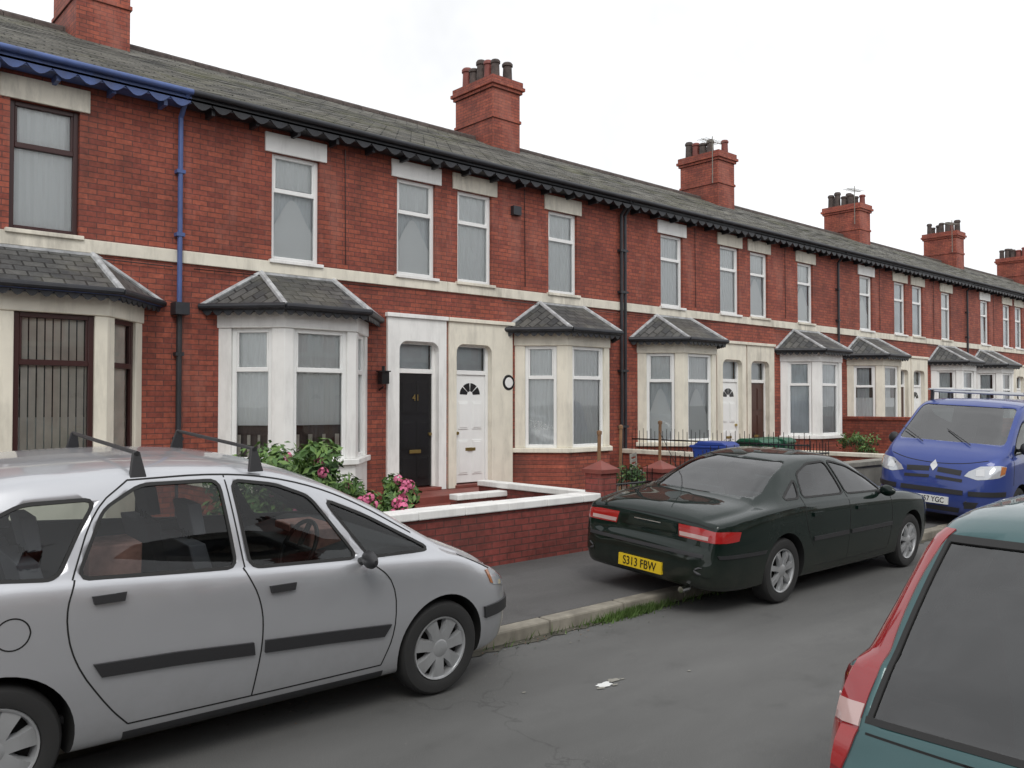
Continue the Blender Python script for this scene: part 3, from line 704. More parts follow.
class Car:
    def __init__(s, name, sp, paintm, loc, rz=0, tilt=0):
        s.E = empty(name, loc, rz); s.E.rotation_euler = (tilt, 0, rz); s.sp = sp; s.paint = paintm
        top, bot, belt, wb, wr = [pchip(sp[k]) for k in ('top', 'bot', 'belt', 'wb', 'wr')]
        L = sp['top'][-1][0]; s.L = L
        xs = set()
        for k in ('top', 'bot', 'wb'): xs |= {round(p[0], 4) for p in sp[k]}
        for i in range(71): xs.add(round(L * i / 70, 4))
        for i in range(17): xs.add(round(.012 * i, 4)); xs.add(round(L - .012 * i, 4))
        xs = sorted(xs); fx = [xs[0]]
        for x in xs[1:]:
            if x - fx[-1] > .006: fx.append(x)
        fx[-1] = L
        rings = []
        for x in fx:
            zt, zb, w, r = top(x), bot(x), wb(x), wr(x); be = min(belt(x), zt - .035); zm = zb + .5 * (be - zb)
            rz_ = max(be + .012, zt - sp.get('crown', .085)); r = min(r, w - .03)
            half = [(0, zb), (w * .8, zb), (w - .05, zb + .015), (w - .02, zb + .10), (w - .002, zm - .06), (w, zm + .05), (w - .008, be - .10), (w - .03, be - .015), (w - .055, be + .006)]
            gx = w - .06
            half += [(gx + (r - gx) * .5 + (.012 if zt - be > .2 else 0), be + .006 + (rz_ - be) * .5), (r, rz_), (r - .07, zt - (zt - rz_) * .42), (r * .55, zt - (zt - rz_) * .1), (0, zt)]
            h = chaikin(half, 2)
            rings.append([(x, y, z) for y, z in h] + [(x, -y, z) for y, z in h[1:-1][::-1]])
        n = len(rings[0]); v = [p for r_ in rings for p in r_]; f = []
        for j in range(len(rings) - 1):
            for i in range(n):
                i2 = (i + 1) % n; f.append([j * n + i, j * n + i2, (j + 1) * n + i2, (j + 1) * n + i])
        f.append(list(range(n))); f.append([(len(rings) - 1) * n + i for i in range(n)])
        slots = [M[paintm], M['seam'], M['liner']]
        closed = mesh_from(v, f, [0] * len(f), slots)
        bm = bmesh.new(); bm.from_mesh(closed); s.bvh = BVHTree.FromBMesh(bm); bm.free()
        def cutter(prisms, idx):
            vv = []; ff = []
            for poly, ext in prisms:
                b = len(vv); k = len(poly); ext = Vector(ext); vv += [Vector(p) for p in poly] + [Vector(p) + ext for p in poly]
                ff.append([b + i for i in range(k)]); ff.append([b + k + i for i in range(k)])
                for i in range(k): j = (i + 1) % k; ff.append([b + i, b + j, b + k + j, b + k + i])
            return mesh_from(vv, ff, [idx] * len(ff), slots)
        side = []
        for poly in sp['side']:
            q = round_poly(poly, .05)
            for sg in (1, -1): side.append(([(x, sg * .25, z) for x, z in q], (0, sg * 1.3, 0)))
        ends = []
        for zb, zt, w0, w1, xa, xb in sp['ends']:
            q = round_poly([(-w0, zb), (w0, zb), (w1, zt), (-w1, zt)], .07)
            ends.append(([(xa, y, z) for y, z in q], (xb - xa, 0, 0)))
        wh = []
        for wx in sp['wheels']:
            for sg in (1, -1):
                rr = sp['wr_'] * 1.14
                wh.append(([(wx + rr * math.cos(a * math.pi / 24), sg * (sp['hw'] - .26), sp['wr_'] + .01 + rr * math.sin(a * math.pi / 24)) for a in range(48)], (0, sg * .8, 0)))
        cs, ce, cw = cutter(side, 1), cutter(ends, 1), cutter(wh, 2)
        body = boolean(boolean(boolean(closed, cs, 'DIFFERENCE'), ce, 'DIFFERENCE'), cw, 'DIFFERENCE')
        def strip(me):
            bm = bmesh.new(); bm.from_mesh(me); bmesh.ops.delete(bm, geom=[q for q in bm.faces if q.material_index == 1], context='FACES'); bm.to_mesh(me); bm.free()
        strip(body)
        body.materials.append(M['interior']); body.materials.append(M['rubber'])
        body.polygons.foreach_set('use_smooth', [True] * len(body.polygons)); body.set_sharp_from_angle(angle=R(38)); body.name = 'body'
        o = bpy.data.objects.new('body', body); COL.objects.link(o); o.parent = s.E
        md = o.modifiers.new('s', 'SOLIDIFY'); md.thickness = .014; md.offset = -1; md.material_offset = 3; md.material_offset_rim = 4
        for k, c in ((0, cs), (1, ce)):
            gm = boolean(closed, c, 'INTERSECT'); strip(gm)
            gm.materials.clear(); gm.materials.append(M[sp.get('glass', 'carglass') if k == 0 else sp.get('glass2', sp.get('glass', 'carglass'))])
            gm.polygons.foreach_set('material_index', [0] * len(gm.polygons))
            gm.polygons.foreach_set('use_smooth', [True] * len(gm.polygons))
            bm = bmesh.new(); bm.from_mesh(gm); bm.normal_update()
            for vv in bm.verts: vv.co -= vv.normal * .006
            bm.to_mesh(gm); bm.free(); gm.name = 'glass'
            o = bpy.data.objects.new('side_windows' if k == 0 else 'windscreen_and_rear_window', gm); COL.objects.link(o); o.parent = s.E
        s.d = MB()
        for i, wx in enumerate(sp['wheels']):
            for sg in (1, -1): s.wheel('wheel', wx, sg, sp['wr_'])
        for poly in sp['side']:
            q = round_poly(poly, .05); cxx = sum(p[0] for p in q) / len(q); czz = sum(p[1] for p in q) / len(q)
            N_ = len(q); A = []; B = []
            for i in range(N_ + 1):
                p = Vector(q[i % N_]); t = (Vector(q[(i + 1) % N_]) - Vector(q[i - 1])).normalized() if i < N_ else (Vector(q[1]) - Vector(q[N_ - 1])).normalized()
                nn = Vector((t.y, -t.x))
                if nn.dot(p - Vector((cxx, czz))) < 0: nn = -nn
                A.append(tuple(p - nn * .004)); B.append(tuple(p + nn * sp.get('seal', .013)))
            s.side(A, B, 'rubber', nu=70, nv=1, off=.003)
        it = MB(); cab = sp['cab']; sh = sp.get('seath', 1.)
        it.box(cab[0], cab[1], -.66, .66, .30, .34, 'interior')
        for sx in sp['seats']:
            for sg in (-1, 1):
                cy = sg * .36; it.box(sx, sx + .46, cy - .24, cy + .24, .36, .36 + .24 * sh, 'seat')
                it.prism([(sx - .02, cy - .23, .5), (sx + .1, cy - .23, .5), (sx - .09, cy - .21, 1.12 * sh), (sx - .19, cy - .21, 1.12 * sh)], (0, .46, 0), 'seat')
                it.prism([(sx - .12, cy - .12, 1.15 * sh), (sx - .05, cy - .12, 1.15 * sh), (sx - .08, cy - .1, 1.33 * sh), (sx - .16, cy - .1, 1.33 * sh)], (0, .24, 0), 'seat')
                it.box(sx - .13, sx - .11, cy - .05, cy - .03, 1.09 * sh, 1.17 * sh, 'plastic'); it.box(sx - .13, sx - .11, cy + .03, cy + .05, 1.09 * sh, 1.17 * sh, 'plastic')
        for (a, b_, cc, dd_, ee_, ff_) in sp.get('items', ()): it.box(a, b_, cc, dd_, ee_, ff_, 'pinkbox')
        dx = sp['dash']; it.prism([(dx, -.68, .5), (dx + .7, -.68, .5), (dx + .7, -.68, sp['dashz'] - .05), (dx + .35, -.68, sp['dashz']), (dx, -.68, sp['dashz'] - .08)], (0, 1.36, 0), 'interior')
        it.obj('interior', s.E, bevel=.03)
        sw = MB(); c = Vector((dx - .1, -.36, sp['dashz'] - .02)); ax = Vector((-.9, 0, .45)).normalized(); a = Vector((0, 1, 0)); b = ax.cross(a)
        rows = []
        for i in range(28):
            t = 2 * math.pi * i / 28; dr = a * math.cos(t) + b * math.sin(t); rows.append([c + dr * (.18 + .014 * math.cos(u * .785)) + ax * .014 * math.sin(u * .785) for u in range(8)])
        rows.append(rows[0]); sw.grid(rows, 'plastic', True); sw.tube(c - a * .17, c + a * .17, .018, 'plastic'); sw.tube(c, c - b * .17, .018, 'plastic'); sw.tube(c, c - ax * .2, .03, 'plastic')
        sw.obj('steering_wheel', s.E, smooth=True)
    def wheel(s, nm, wx, sg, r):
        w = .19; hw = s.sp['hw'] - .03; b = MB(); c = Vector((wx, 0, r)); k = s.sp.get('spokes', 7)
        Y = lambda y: sg * (hw - w / 2 + y)
        t = [(.64 * r, -w / 2 + .01), (.9 * r, -w / 2), (.975 * r, -w / 2 + .018), (r, -w / 2 + .045), (r, w / 2 - .045), (.975 * r, w / 2 - .018), (.93 * r, w / 2 - .003), (.8 * r, w / 2 + .004), (.69 * r, w / 2 - .006), (.66 * r, w / 2 - .02)]
        b.revolve([(a, Y(y)) for a, y in t], c, 'y', 'rubber', 44)
        b.revolve([(a, Y(y)) for a, y in [(.675 * r, w / 2 - .018), (.66 * r, w / 2 - .004), (.63 * r, w / 2 - .008), (.60 * r, w / 2 - .03), (.58 * r, w / 2 - .1)]], c, 'y', 'alloy', 44)
        b.revolve([(.60 * r, Y(w / 2 - .07)), (.01, Y(w / 2 - .07))], c, 'y', 'liner', 44)
        b.revolve([(.2 * r, Y(w / 2 - .06)), (.19 * r, Y(w / 2 - .012)), (.14 * r, Y(w / 2 - .004)), (.001, Y(w / 2 - .002))], c, 'y', 'alloy', 30)
        for i in range(k):
            a = 2 * math.pi * i / k + .2; d = Vector((math.cos(a), 0, math.sin(a))); e = Vector((-math.sin(a), 0, math.cos(a)))
            w0, w1 = s.sp.get('spw', (.035, .05))
            rows = []
            for rr, ww, yy in ((.15 * r, w0, w / 2 - .012), (.4 * r, (w0 + w1) / 2 * .85, w / 2 - .006), (.625 * r, w1, w / 2 - .016)):
                q = c + d * rr; rows.append([q - e * ww + Vector((0, Y(yy - .035), 0)), q - e * ww * .8 + Vector((0, Y(yy), 0)), q + e * ww * .8 + Vector((0, Y(yy), 0)), q + e * ww + Vector((0, Y(yy - .035), 0))])
            b.grid(rows, 'alloy')
        b.obj(nm, s.E, smooth=True, ang=30)
    def patch(s, A, B, d, m, nu=14, nv=4, off=.004, base=-.008, mb=None):
        mb = mb or s.d; d = Vector(d).normalized()
        def rs(P, n):
            P = [Vector(p) for p in P]; Ls = [0]
            for i in range(len(P) - 1): Ls.append(Ls[-1] + (P[i + 1] - P[i]).length)
            out = []
            for i in range(n + 1):
                t = Ls[-1] * i / n; k = 0
                while k < len(P) - 2 and t > Ls[k + 1]: k += 1
                out.append(P[k].lerp(P[k + 1], (t - Ls[k]) / max(1e-6, Ls[k + 1] - Ls[k])))
            return out
        A = rs(A, nu); B = rs(B, nu); top = []; bot = []
        for j in range(nv + 1):
            rt = []; rb = []
            for i in range(nu + 1):
                p = A[i].lerp(B[i], j / nv); loc, nrm, idx, dist = s.bvh.ray_cast(p - d * 2.5, d, 6)
                if loc is None: loc = p; nrm = -d
                if nrm.dot(d) > 0: nrm = -nrm
                rt.append(loc + nrm * off); rb.append(loc + nrm * base)
            top.append(rt); bot.append(rb)
        mb.grid(top, m)
        edge = top[0] + [r_[-1] for r_ in top[1:]] + top[-1][::-1][1:] + [r_[0] for r_ in top[::-1][1:-1]]
        eb = bot[0] + [r_[-1] for r_ in bot[1:]] + bot[-1][::-1][1:] + [r_[0] for r_ in bot[::-1][1:-1]]
        mb.grid([edge, eb], m, True)
    def side(s, A, B, m, sides=(1, -1), **k):
        for sg in sides: s.patch([(x, 0, z) for x, z in A], [(x, 0, z) for x, z in B], (0, -sg, 0), m, **k)
    def endp(s, A, B, m, dx, sides=(1,), **k):
        xx = s.L if dx < 0 else 0
        for sg in sides: s.patch([(xx, sg * y, z) for y, z in A], [(xx, sg * y, z) for y, z in B], (dx, 0, 0), m, **k)
    def line(s, pts, w, m='seam', sides=(1, -1), mode='side', dx=1, off=.0015, nu=None):
        P = [Vector(p) for p in pts]
        sm = chaikin([tuple(p) for p in P], 2) if len(P) > 2 else [tuple(p) for p in P]
        P = [Vector(p) for p in sm]; A = []; B = []
        for i, p in enumerate(P):
            t = (P[min(i + 1, len(P) - 1)] - P[max(i - 1, 0)]).normalized(); nn = Vector((-t.y, t.x)) * w / 2
            A.append(tuple(p + nn)); B.append(tuple(p - nn))
        nu = nu or max(10, len(P) * 2)
        if mode == 'side': s.side(A, B, m, sides, nu=nu, nv=1, off=off)
        else: s.endp(A, B, m, dx, sides, nu=nu, nv=1, off=off)
    def mirror(s, x, z, m, k=1.):
        for sg in (1, -1):
            hit = s.bvh.ray_cast(Vector((x, sg * 3, z)), Vector((0, -sg, 0)), 6)[0]; y = abs(hit.y) if hit else .8
            b = MB(); rows = []
            for i in range(9):
                t = i / 8; sc = math.sin(math.pi * min(.97, .12 + t * .86)) ** .5
                rows.append([Vector((x + .05 + .05 * k * math.cos(a * .524) * sc - .03 * t, sg * (y + .03 + .17 * t), z + .03 + .062 * k * math.sin(a * .524) * sc)) for a in range(12)])
            b.grid(rows, m, True); b.face(rows[0], m); b.face(rows[-1], m)
            b.tube((x + .04, sg * (y - .03), z - .01), (x + .05, sg * (y + .06), z + .02), .025, 'plastic')
            b.obj('door_mirror', s.E, smooth=True)
    def done(s, name='trim_and_lights'): s.d.obj(name, s.E, smooth=True, ang=30)
def place(c, x, yside, hw, tilt, rz=0):
    c.E.location = (x, yside + hw * math.cos(tilt), hw * math.sin(tilt)); c.E.rotation_euler = (tilt if rz == 0 else -tilt, 0, rz)

# silver people carrier
sp = dict(
 top=[(0, .62), (.03, .78), (.06, .98), (.15, 1.22), (.3, 1.42), (.55, 1.53), (.9, 1.58), (1.4, 1.595), (1.85, 1.58), (2.15, 1.54), (2.45, 1.455), (2.8, 1.30), (3.1, 1.13), (3.3, 1.02), (3.45, .955), (3.65, .875), (3.85, .775), (3.97, .68), (4.05, .58), (4.08, .52)],
 bot=[(0, .45), (.04, .34), (.15, .25), (.5, .2), (3.6, .19), (3.9, .21), (4.02, .27), (4.08, .38)],
 belt=[(0, 1.10), (1.0, 1.065), (2.0, 1.0), (2.8, .955), (3.3, .915), (3.6, .82), (3.85, .70), (4.08, .56)],
 wb=[(0, .62), (.04, .72), (.15, .80), (.5, .86), (1.0, .875), (3.1, .875), (3.5, .855), (3.75, .80), (3.92, .70), (4.02, .56), (4.08, .36)],
 wr=[(0, .5), (.3, .60), (.8, .645), (2.2, .65), (2.6, .68), (3.1, .74), (3.4, .76), (3.6, .72), (3.85, .58), (4.08, .26)],
 side=[[(.42, 1.13), (.93, 1.085), (1.05, 1.31), (1.13, 1.43), (.8, 1.425), (.5, 1.28)],
       [(1.03, 1.075), (1.83, 1.03), (1.78, 1.485), (1.36, 1.485), (1.17, 1.38)],
       [(1.92, 1.02), (2.60, .99), (2.33, 1.36), (2.12, 1.44), (1.86, 1.48)],
       [(2.69, .985), (3.16, .975), (2.98, 1.07), (2.72, 1.21), (2.44, 1.33)]],
 ends=[(1.02, 1.42, .66, .56, 2.3, 5.), (1.12, 1.41, .6, .5, .7, -1)], crown=.078,
 items=((1.15, 1.42, -.55, -.28, .6, 1.16), (2.56, 2.80, -.30, -.02, .93, 1.07), (2.62, 2.9, .1, .32, .98, 1.03)),  # pinkish boxes added as stand-ins for pinkish shapes behind the glass
 wheels=(.67, 3.256), wr_=.31, hw=.875, cab=(.5, 3.2), seats=(1.0, 1.85), seath=1.0, dash=2.55, dashz=1.0, spokes=7, spw=(.04, .058))
c = Car('parked_car', sp, 'p_silver', (0, 0, 0))
place(c, .2, 4.56, .875, R(3.6))
for pts in ([(1.87, 1.02), (1.97, .82), (1.98, .6), (1.93, .30)], [(2.66, .97), (2.86, .82), (2.87, .5), (2.78, .30)], [(1.01, 1.07), (.96, .92), (1.0, .68), (1.17, .42), (1.27, .31)], [(1.27, .31), (2.0, .30), (2.78, .30)],
            [(1.00, 1.07), (1.12, 1.39), (1.3, 1.515)], [(1.88, 1.02), (1.82, 1.51)], [(1.3, 1.515), (1.8, 1.525), (2.2, 1.47), (2.6, 1.335), (3.05, 1.08)]):
    c.line(pts, .008)
c.side([(1.09, .655), (1.5, .64), (1.92, .61)], [(1.13, .585), (1.5, .57), (1.93, .54)], 'plastic', off=.016)
c.side([(1.99, .61), (2.4, .585), (2.83, .555)], [(1.99, .54), (2.4, .515), (2.78, .485)], 'plastic', off=.016)
for hx, hz in ((1.08, .965), (2.01, .885)):
    c.side([(hx, hz + .022), (hx + .16, hz + .022)], [(hx + .01, hz - .018), (hx + .15, hz - .018)], 'plastic', off=.022)
fl = [(.74 + .075 * math.cos(a), .86 + .075 * math.sin(a)) for a in [i * .3927 for i in range(17)]]
c.line(fl, .007, sides=(-1,), nu=32)
for sg in (1, -1):
    dd = (-.75, -.66 * sg, 0)
    c.patch([(3.66, sg * .78, .775), (3.8, sg * .66, .755), (3.9, sg * .5, .735)], [(3.70, sg * .78, .66), (3.86, sg * .66, .62), (3.98, sg * .48, .60)], dd, 'lens', off=.004)
    c.patch([(3.63, sg * .80, .775), (3.66, sg * .79, .775)], [(3.68, sg * .80, .68), (3.71, sg * .79, .67)], dd, 'amber', off=.006, nu=4)
    c.patch([(3.62, sg * .84, .53), (3.8, sg * .76, .53), (4.0, sg * .56, .52)], [(3.64, sg * .84, .45), (3.8, sg * .76, .45), (4.0, sg * .56, .44)], dd, 'plastic', off=.016)
c.line([(3.42, .90), (3.6, .82), (3.72, .76)], .007)
c.endp([(-.4, .60), (.4, .60)], [(-.4, .54), (.4, .54)], 'plastic', -1); c.endp([(-.45, .40), (.45, .40)], [(-.4, .30), (.4, .30)], 'plastic', -1)
c.side([(1.25, .27), (2.8, .26)], [(1.25, .21), (2.8, .21)], 'plastic', off=.003)
c.mirror(2.58, .965, 'plastic', .85); c.done()
rb = MB()
for bx in (1.36, 2.02):
    zt = 1.615
    rb.tube((bx, -.60, zt + .035), (bx, .60, zt + .035), .012, 'plastic', 8)
    for sg in (1, -1):
        rb.prism([(bx - .045, sg * .63, 1.52), (bx + .045, sg * .63, 1.52), (bx + .018, sg * .59, zt + .042), (bx - .018, sg * .59, zt + .042)], (0, -sg * .025, 0), 'plastic')
rb.obj('roof_bars', c.E, bevel=.006)

# dark green saloon
sg_ = dict(
 top=[(0, .52), (.02, .58), (.045, .615), (.065, .64), (.08, .77), (.105, .83), (.15, .875), (.25, .915), (.45, .945), (.75, .975), (.95, 1.05), (1.2, 1.17), (1.45, 1.27), (1.7, 1.33), (1.95, 1.36), (2.25, 1.37), (2.55, 1.355), (2.8, 1.30), (3.1, 1.165), (3.45, .985), (3.6, .95), (4.1, .885), (4.45, .80), (4.62, .71), (4.72, .60), (4.75, .53)],
 bot=[(0, .34), (.03, .27), (.12, .22), (.5, .19), (4.2, .18), (4.55, .2), (4.7, .27), (4.75, .38)],
 belt=[(0, .80), (.3, .85), (.9, .92), (1.5, .945), (3.4, .915), (4.2, .83), (4.75, .66)],
 wb=[(0, .61), (.03, .71), (.1, .785), (.3, .845), (.8, .88), (3.8, .885), (4.2, .855), (4.5, .77), (4.68, .62), (4.75, .42)],
 wr=[(0, .48), (.12, .60), (.3, .66), (.6, .70), (.8, .68), (1.3, .60), (1.8, .56), (2.6, .57), (3.1, .65), (3.5, .73), (3.8, .75), (4.3, .66), (4.6, .5), (4.75, .28)],
 side=[[(2.36, .975), (3.17, .955), (3.02, 1.08), (2.72, 1.22), (2.42, 1.28), (2.36, 1.28)], [(1.50, .99), (2.29, .98), (2.29, 1.285), (1.95, 1.275), (1.66, 1.19)], [(1.18, .985), (1.43, .99), (1.54, 1.14)]],
 ends=[(1.00, 1.30, .66, .52, 2.5, 6.), (1.0, 1.30, .63, .49, 1.95, -1)], glass='carglassdark', glass2='tealglass', crown=.075,
 wheels=(1.10, 3.86), wr_=.315, hw=.885, cab=(.9, 3.4), seats=(1.62, 2.4), seath=.86, dash=2.95, dashz=.92, spokes=7, spw=(.026, .036))
c = Car('parked_car', sg_, 'p_green', (0, 0, 0)); place(c, 6.38, 4.45, .885, R(3.6))
for pts in ([(2.33, 1.0), (2.35, .7), (2.33, .30)], [(3.22, .96), (3.32, .85), (3.33, .5), (3.25, .30)], [(1.46, 1.0), (1.44, .84), (1.50, .66), (1.62, .5)], [(1.7, .30), (2.4, .29), (3.25, .30)]): c.line(pts, .008)
c.side([(1.6, .60), (2.31, .60)], [(1.6, .56), (2.31, .56)], 'plastic', off=.012); c.side([(2.37, .60), (3.31, .60)], [(2.37, .56), (3.31, .56)], 'plastic', off=.012)
for hx in (1.58, 2.48): c.side([(hx, .84), (hx + .2, .84)], [(hx, .80), (hx + .2, .80)], 'p_green', off=.018)
c.line([(-.74, .79), (-.5, .82), (0, .83), (.5, .82), (.74, .79)], .008, mode='end', dx=1)
for s_ in (1, -1):
    c.endp([(.36, .785), (.60, .783), (.755, .77)], [(.38, .675), (.60, .67), (.765, .67)], 'red', 1, (s_,), off=.004)
    c.endp([(.38, .722), (.60, .72), (.70, .718)], [(.39, .686), (.60, .684), (.70, .684)], 'lensr', 1, (s_,), off=.007)
    c.patch([(.05, s_ * .77, .77), (.2, s_ * .83, .77), (.36, s_ * .86, .76)], [(.05, s_ * .77, .67), (.2, s_ * .83, .67), (.33, s_ * .86, .68)], (.5, -.86 * s_, 0), 'red', off=.004)
c.endp([(-.35, .775), (.35, .775)], [(-.35, .69), (.35, .69)], 'p_green', 1, off=.007)
c.endp([(-.16, .765), (.16, .765)], [(-.16, .757), (.16, .757)], 'chrome', 1, off=.011)
c.endp([(-.68, .56), (.68, .56)], [(-.68, .53), (.68, .53)], 'plastic', 1, off=.010)
for s_ in (1, -1): c.side([(.1, .56), (.75, .56)], [(.12, .53), (.73, .53)], 'plastic', (s_,), off=.010)
c.d.box(-.02, .01, -.26, .26, .30, .41, 'plate_y')
for s_ in (1, -1):
    c.patch([(4.45, s_ * .78, .74), (4.6, s_ * .6, .72)], [(4.5, s_ * .78, .62), (4.66, s_ * .6, .60)], (-.8, -.6 * s_, 0), 'lens', off=.006)
c.d.tube((.08, -.5, .22), (-.03, -.5, .215), .03, 'chrome')
c.d.tube((1.05, .35, 1.07), (.72, .42, 1.56), .004, 'plastic', 5)
c.mirror(3.02, .94, 'p_green'); c.done()
text('plate_text', 'S313 FBW', .115, (-.023, 0, .354), (R(90), 0, R(-90)), 'black', c.E, sx=.82)

# blue van
sv = dict(
 top=[(0, .7), (.02, 1.2), (.05, 1.7), (.12, 1.86), (.3, 1.92), (1.5, 1.95), (3.0, 1.945), (3.3, 1.91), (3.5, 1.83), (3.8, 1.61), (4.1, 1.37), (4.25, 1.26), (4.42, 1.18), (4.56, 1.09), (4.66, .98), (4.72, .82), (4.75, .66), (4.76, .56)],
 bot=[(0, .5), (.05, .35), (.4, .28), (4.4, .22), (4.66, .23), (4.74, .29), (4.76, .38)],
 belt=[(0, 1.15), (3.6, 1.13), (4.2, 1.10), (4.5, .99), (4.66, .86), (4.76, .6)],
 wb=[(0, .84), (.06, .92), (.4, .95), (3.9, .95), (4.2, .945), (4.42, .91), (4.58, .84), (4.68, .75), (4.74, .62), (4.76, .48)],
 wr=[(0, .74), (.3, .80), (3.2, .79), (3.6, .80), (4.0, .84), (4.25, .86), (4.45, .80), (4.6, .68), (4.76, .36)],
 side=[[(3.2, 1.20), (4.08, 1.16), (3.88, 1.38), (3.6, 1.60), (3.2, 1.72)], [(1.9, 1.22), (3.0, 1.21), (3.0, 1.74), (1.9, 1.75)]],
 ends=[(1.29, 1.83, .78, .70, 3.0, 6.), (1.2, 1.75, .66, .62, .6, -1)], glass='carglassdark', glass2='vanglass',
 wheels=(.85, 3.88), wr_=.335, hw=.95, cab=(.6, 4.1), seats=(2.6,), seath=1.1, dash=3.45, dashz=1.15, spokes=6)
c = Car('parked_van', sv, 'p_blue', (0, 0, 0)); tl = R(3.4)
c.E.rotation_euler = (-tl, 0, math.pi); c.E.location = (13.30 + 4.76, 4.55 + .95 * math.cos(tl), .95 * math.sin(tl))
for s_ in (1, -1):
    c.patch([(4.6, s_ * .46, .90), (4.6, s_ * .62, .985), (4.45, s_ * .82, 1.01), (4.4, s_ * .9, 1.0)], [(4.7, s_ * .44, .83), (4.65, s_ * .60, .79), (4.5, s_ * .84, .84), (4.45, s_ * .9, .88)], (-1, -.4 * s_, 0), 'lens', off=.006, nu=20)
    c.patch([(4.6, s_ * .56, .93), (4.6, s_ * .68, .955)], [(4.6, s_ * .56, .84), (4.6, s_ * .68, .85)], (-1, -.4 * s_, 0), 'chrome', off=.011, nu=6)
    c.patch([(4.45, s_ * .84, 1.0), (4.4, s_ * .9, .99)], [(4.5, s_ * .84, .87), (4.45, s_ * .9, .90)], (-.8, -.6 * s_, 0), 'amber', off=.010, nu=6)
    c.endp([(.06, .925), (.40, .905)], [(.06, .855), (.39, .83)], 'plastic', -1, (s_,), off=.006)
    c.endp([(.05, .80), (.42, .78)], [(.05, .755), (.42, .735)], 'plastic', -1, (s_,), off=.006)
    c.endp([(.47, .46), (.66, .47)], [(.48, .36), (.62, .38)], 'plastic', -1, (s_,), off=.006)
    c.patch([(4.6, s_ * .45, .62), (4.4, s_ * .9, .64)], [(4.6, s_ * .45, .55), (4.4, s_ * .9, .57)], (-1, -.5 * s_, 0), 'plastic', off=.012)
c.endp([(-.45, .62), (.45, .62)], [(-.45, .55), (.45, .55)], 'plastic', -1, off=.010)
c.endp([(-.42, .36), (.42, .36)], [(-.40, .29), (.40, .29)], 'plastic', -1, off=.006)
c.endp([(-.05, .95), (0, 1.02), (.05, .95)], [(-.05, .93), (0, .86), (.05, .93)], 'chrome', -1, off=.012)
c.line([(-.7, 1.07), (-.4, 1.0), (0, .975), (.4, 1.0), (.7, 1.07)], .01, mode='end', dx=-1)
c.d.box(4.76, 4.79, -.26, .26, .39, .50, 'plate_w')
c.line([(3.15, 1.7), (3.14, 1.1), (3.15, .4)], .01); c.line([(4.15, 1.14), (4.2, .9), (4.2, .72)], .01)
for s_ in (-.35, .35): c.d.tube((4.28, s_, 1.265), (4.0, s_ - .45, 1.47), .007, 'plastic', 6)
c.mirror(3.82, 1.22, 'plastic', 1.6); c.done()
text('plate_text', 'PN57 YGC', .11, (4.793, 0, .445), (R(90), 0, R(90)), 'black', c.E, sx=.82)
rk = MB()
for bx in (.6, 1.5, 2.4, 3.1):
    rk.tube((bx, -.72, 2.04), (bx, .72, 2.04), .018, 'alloy', 8)
    for s_ in (1, -1): rk.box(bx - .03, bx + .03, s_ * .70, s_ * .74, 1.86, 2.06, 'plastic')
for s_ in (1, -1): rk.tube((.4, s_ * .72, 2.07), (3.25, s_ * .72, 2.07), .018, 'alloy', 8)
rk.obj('roof_rack', c.E, smooth=True)

# teal estate, close on the right
st_ = dict(
 top=[(0, .50), (.03, .57), (.06, .62), (.085, .67), (.11, .74), (.17, .84), (.27, .98), (.42, 1.17), (.58, 1.34), (.70, 1.44), (.82, 1.49), (1.0, 1.52), (1.6, 1.54), (2.1, 1.51), (2.4, 1.43), (2.8, 1.22), (3.1, 1.04), (3.3, .98), (3.8, .86), (4.05, .74), (4.18, .6), (4.2, .54)],
 bot=[(0, .40), (.03, .33), (.12, .27), (.5, .2), (3.8, .18), (4.1, .24), (4.2, .38)],
 belt=[(0, .84), (.3, .94), (3.0, .93), (3.8, .8), (4.2, .6)],
 wb=[(0, .68), (.03, .76), (.1, .815), (.3, .85), (.8, .86), (3.4, .86), (3.8, .81), (4.05, .68), (4.2, .4)],
 wr=[(0, .6), (.12, .745), (.3, .73), (.6, .69), (1.0, .66), (2.2, .65), (2.8, .70), (3.2, .74), (3.7, .7), (4.2, .3)],
 side=[[(2.0, 1.0), (2.85, .97), (2.6, 1.15), (2.3, 1.3), (2.0, 1.40)], [(1.05, 1.01), (1.93, 1.0), (1.93, 1.41), (1.2, 1.40)], [(.62, 1.03), (.98, 1.02), (1.1, 1.38), (.88, 1.34)]],
 ends=[(1.02, 1.42, .62, .52, 2.4, 6.), (.77, 1.40, .685, .60, 1.2, -1)], glass='carglassdark', glass2='tealglass', crown=.06,
 wheels=(.8, 3.35), wr_=.30, hw=.86, cab=(.5, 3.0), seats=(1.35, 2.2), dash=2.6, dashz=.93, spokes=5, items=((.5, .85, -.5, -.1, .5, .78),))
c = Car('parked_car', st_, 'p_teal', (2.93, .81, 0))
for s_ in (1, -1):
    dd = (.7, -.7 * s_, 0)
    c.patch([(.08, s_ * .735, .56), (.09, s_ * .735, .74), (.2, s_ * .725, .92), (.42, s_ * .70, 1.18), (.64, s_ * .66, 1.42)], [(.30, s_ * .85, .56), (.28, s_ * .84, .74), (.33, s_ * .82, .92), (.50, s_ * .76, 1.18), (.69, s_ * .68, 1.42)], dd, 'redd', off=.006, nu=30)
    c.patch([(.08, s_ * .735, .60), (.09, s_ * .735, .74)], [(.28, s_ * .84, .60), (.28, s_ * .84, .74)], dd, 'red', off=.010, nu=10)
    c.patch([(.10, s_ * .73, .75), (.14, s_ * .73, .82)], [(.28, s_ * .84, .75), (.30, s_ * .83, .82)], dd, 'lensr', off=.010, nu=10)
c.line([(-.68, .735), (-.3, .725), (.3, .725), (.68, .735)], .008, mode='end')
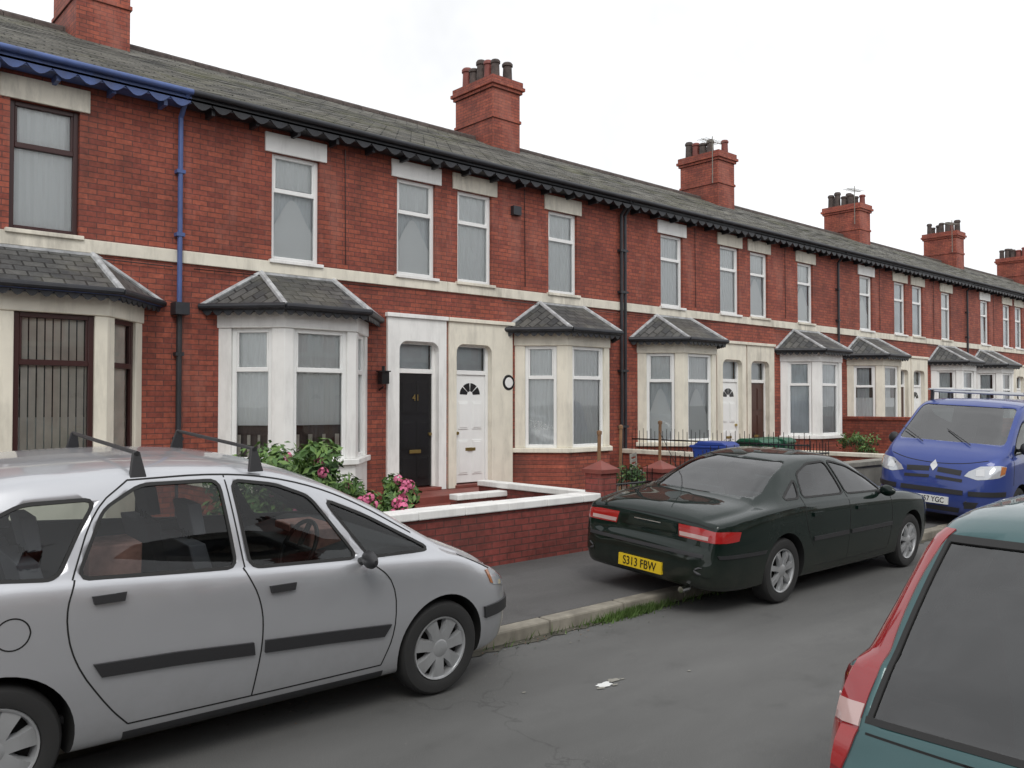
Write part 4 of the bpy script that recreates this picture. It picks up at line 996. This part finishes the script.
zz0, zz1 = .77, 1.40
c.endp([(.688, zz0), (.603, zz1)], [(.668, zz0), (.586, zz1)], 'rubber', 1, (1, -1), off=.002, nu=24, nv=1)
c.endp([(-.69, zz0 + .018), (.69, zz0 + .018)], [(-.69, zz0 - .004), (.69, zz0 - .004)], 'rubber', 1, off=.002, nu=24, nv=1)
c.endp([(-.60, zz1 + .004), (.60, zz1 + .004)], [(-.60, zz1 - .02), (.60, zz1 - .02)], 'rubber', 1, off=.002, nu=24, nv=1)
c.d.tube((.73, 0, 1.46), (.78, 0, 1.49), .02, 'plastic')
c.d.tube((.15, 0, .79), (.36, -.33, 1.06), .008, 'plastic', 6)
c.d.box(-.02, .02, -.26, .26, .50, .61, 'plate_y')
c.mirror(2.62, .97, 'p_teal'); c.done()

# ------------------------------------------------------------------ light, sky, camera
w = bpy.data.worlds.new('World'); scene.world = w; w.use_nodes = True; nt = w.node_tree; nt.nodes.clear()
EL, AZ = R(52), R(215)
sky = nd(nt, 'ShaderNodeTexSky'); sky.sky_type = 'NISHITA'; sky.sun_disc = False; sky.sun_elevation = EL; sky.sun_rotation = AZ
sc = nd(nt, 'ShaderNodeVectorMath', operation='SCALE'); sc.inputs['Scale'].default_value = .10; nt.links.new(sky.outputs[0], sc.inputs[0])
tc = nd(nt, 'ShaderNodeTexCoord'); nz = noise(nt, tc.outputs['Generated'], 2.6, 5, .6)
cf = maprange(nt, nz, .35, .65, .88, 1.14)
cl = mix(nt, 1., (.975, .985, 1.0), grey(nt, cf), 'MULTIPLY')
out = mix(nt, .94, sc.outputs[0], cl)
bg = nd(nt, 'ShaderNodeBackground'); bg.inputs['Strength'].default_value = 1.15; nt.links.new(out, bg.inputs[0])
ow = nd(nt, 'ShaderNodeOutputWorld'); nt.links.new(bg.outputs[0], ow.inputs[0])
sl = bpy.data.lights.new('sun', 'SUN'); sl.energy = 1.3; sl.angle = R(25); sl.color = (1, .97, .92)
so = bpy.data.objects.new('sun', sl); COL.objects.link(so)
sd = Vector((-.45, -.7, .95)).normalized(); so.rotation_euler = sd.to_track_quat('Z', 'Y').to_euler()
cam = bpy.data.cameras.new('camera'); co = bpy.data.objects.new('camera', cam); COL.objects.link(co)
cam.sensor_width = 36; cam.lens = 860 / 1024 * 36; cam.clip_end = 1000; cam.clip_start = .05
co.location = (0, 0, 1.93); co.rotation_euler = (R(90 + 1.27), 0, R(48.24 - 90)); scene.camera = co
scene.view_settings.view_transform = 'Standard'; scene.view_settings.look = 'None'; scene.view_settings.exposure = 0; scene.view_settings.gamma = 1
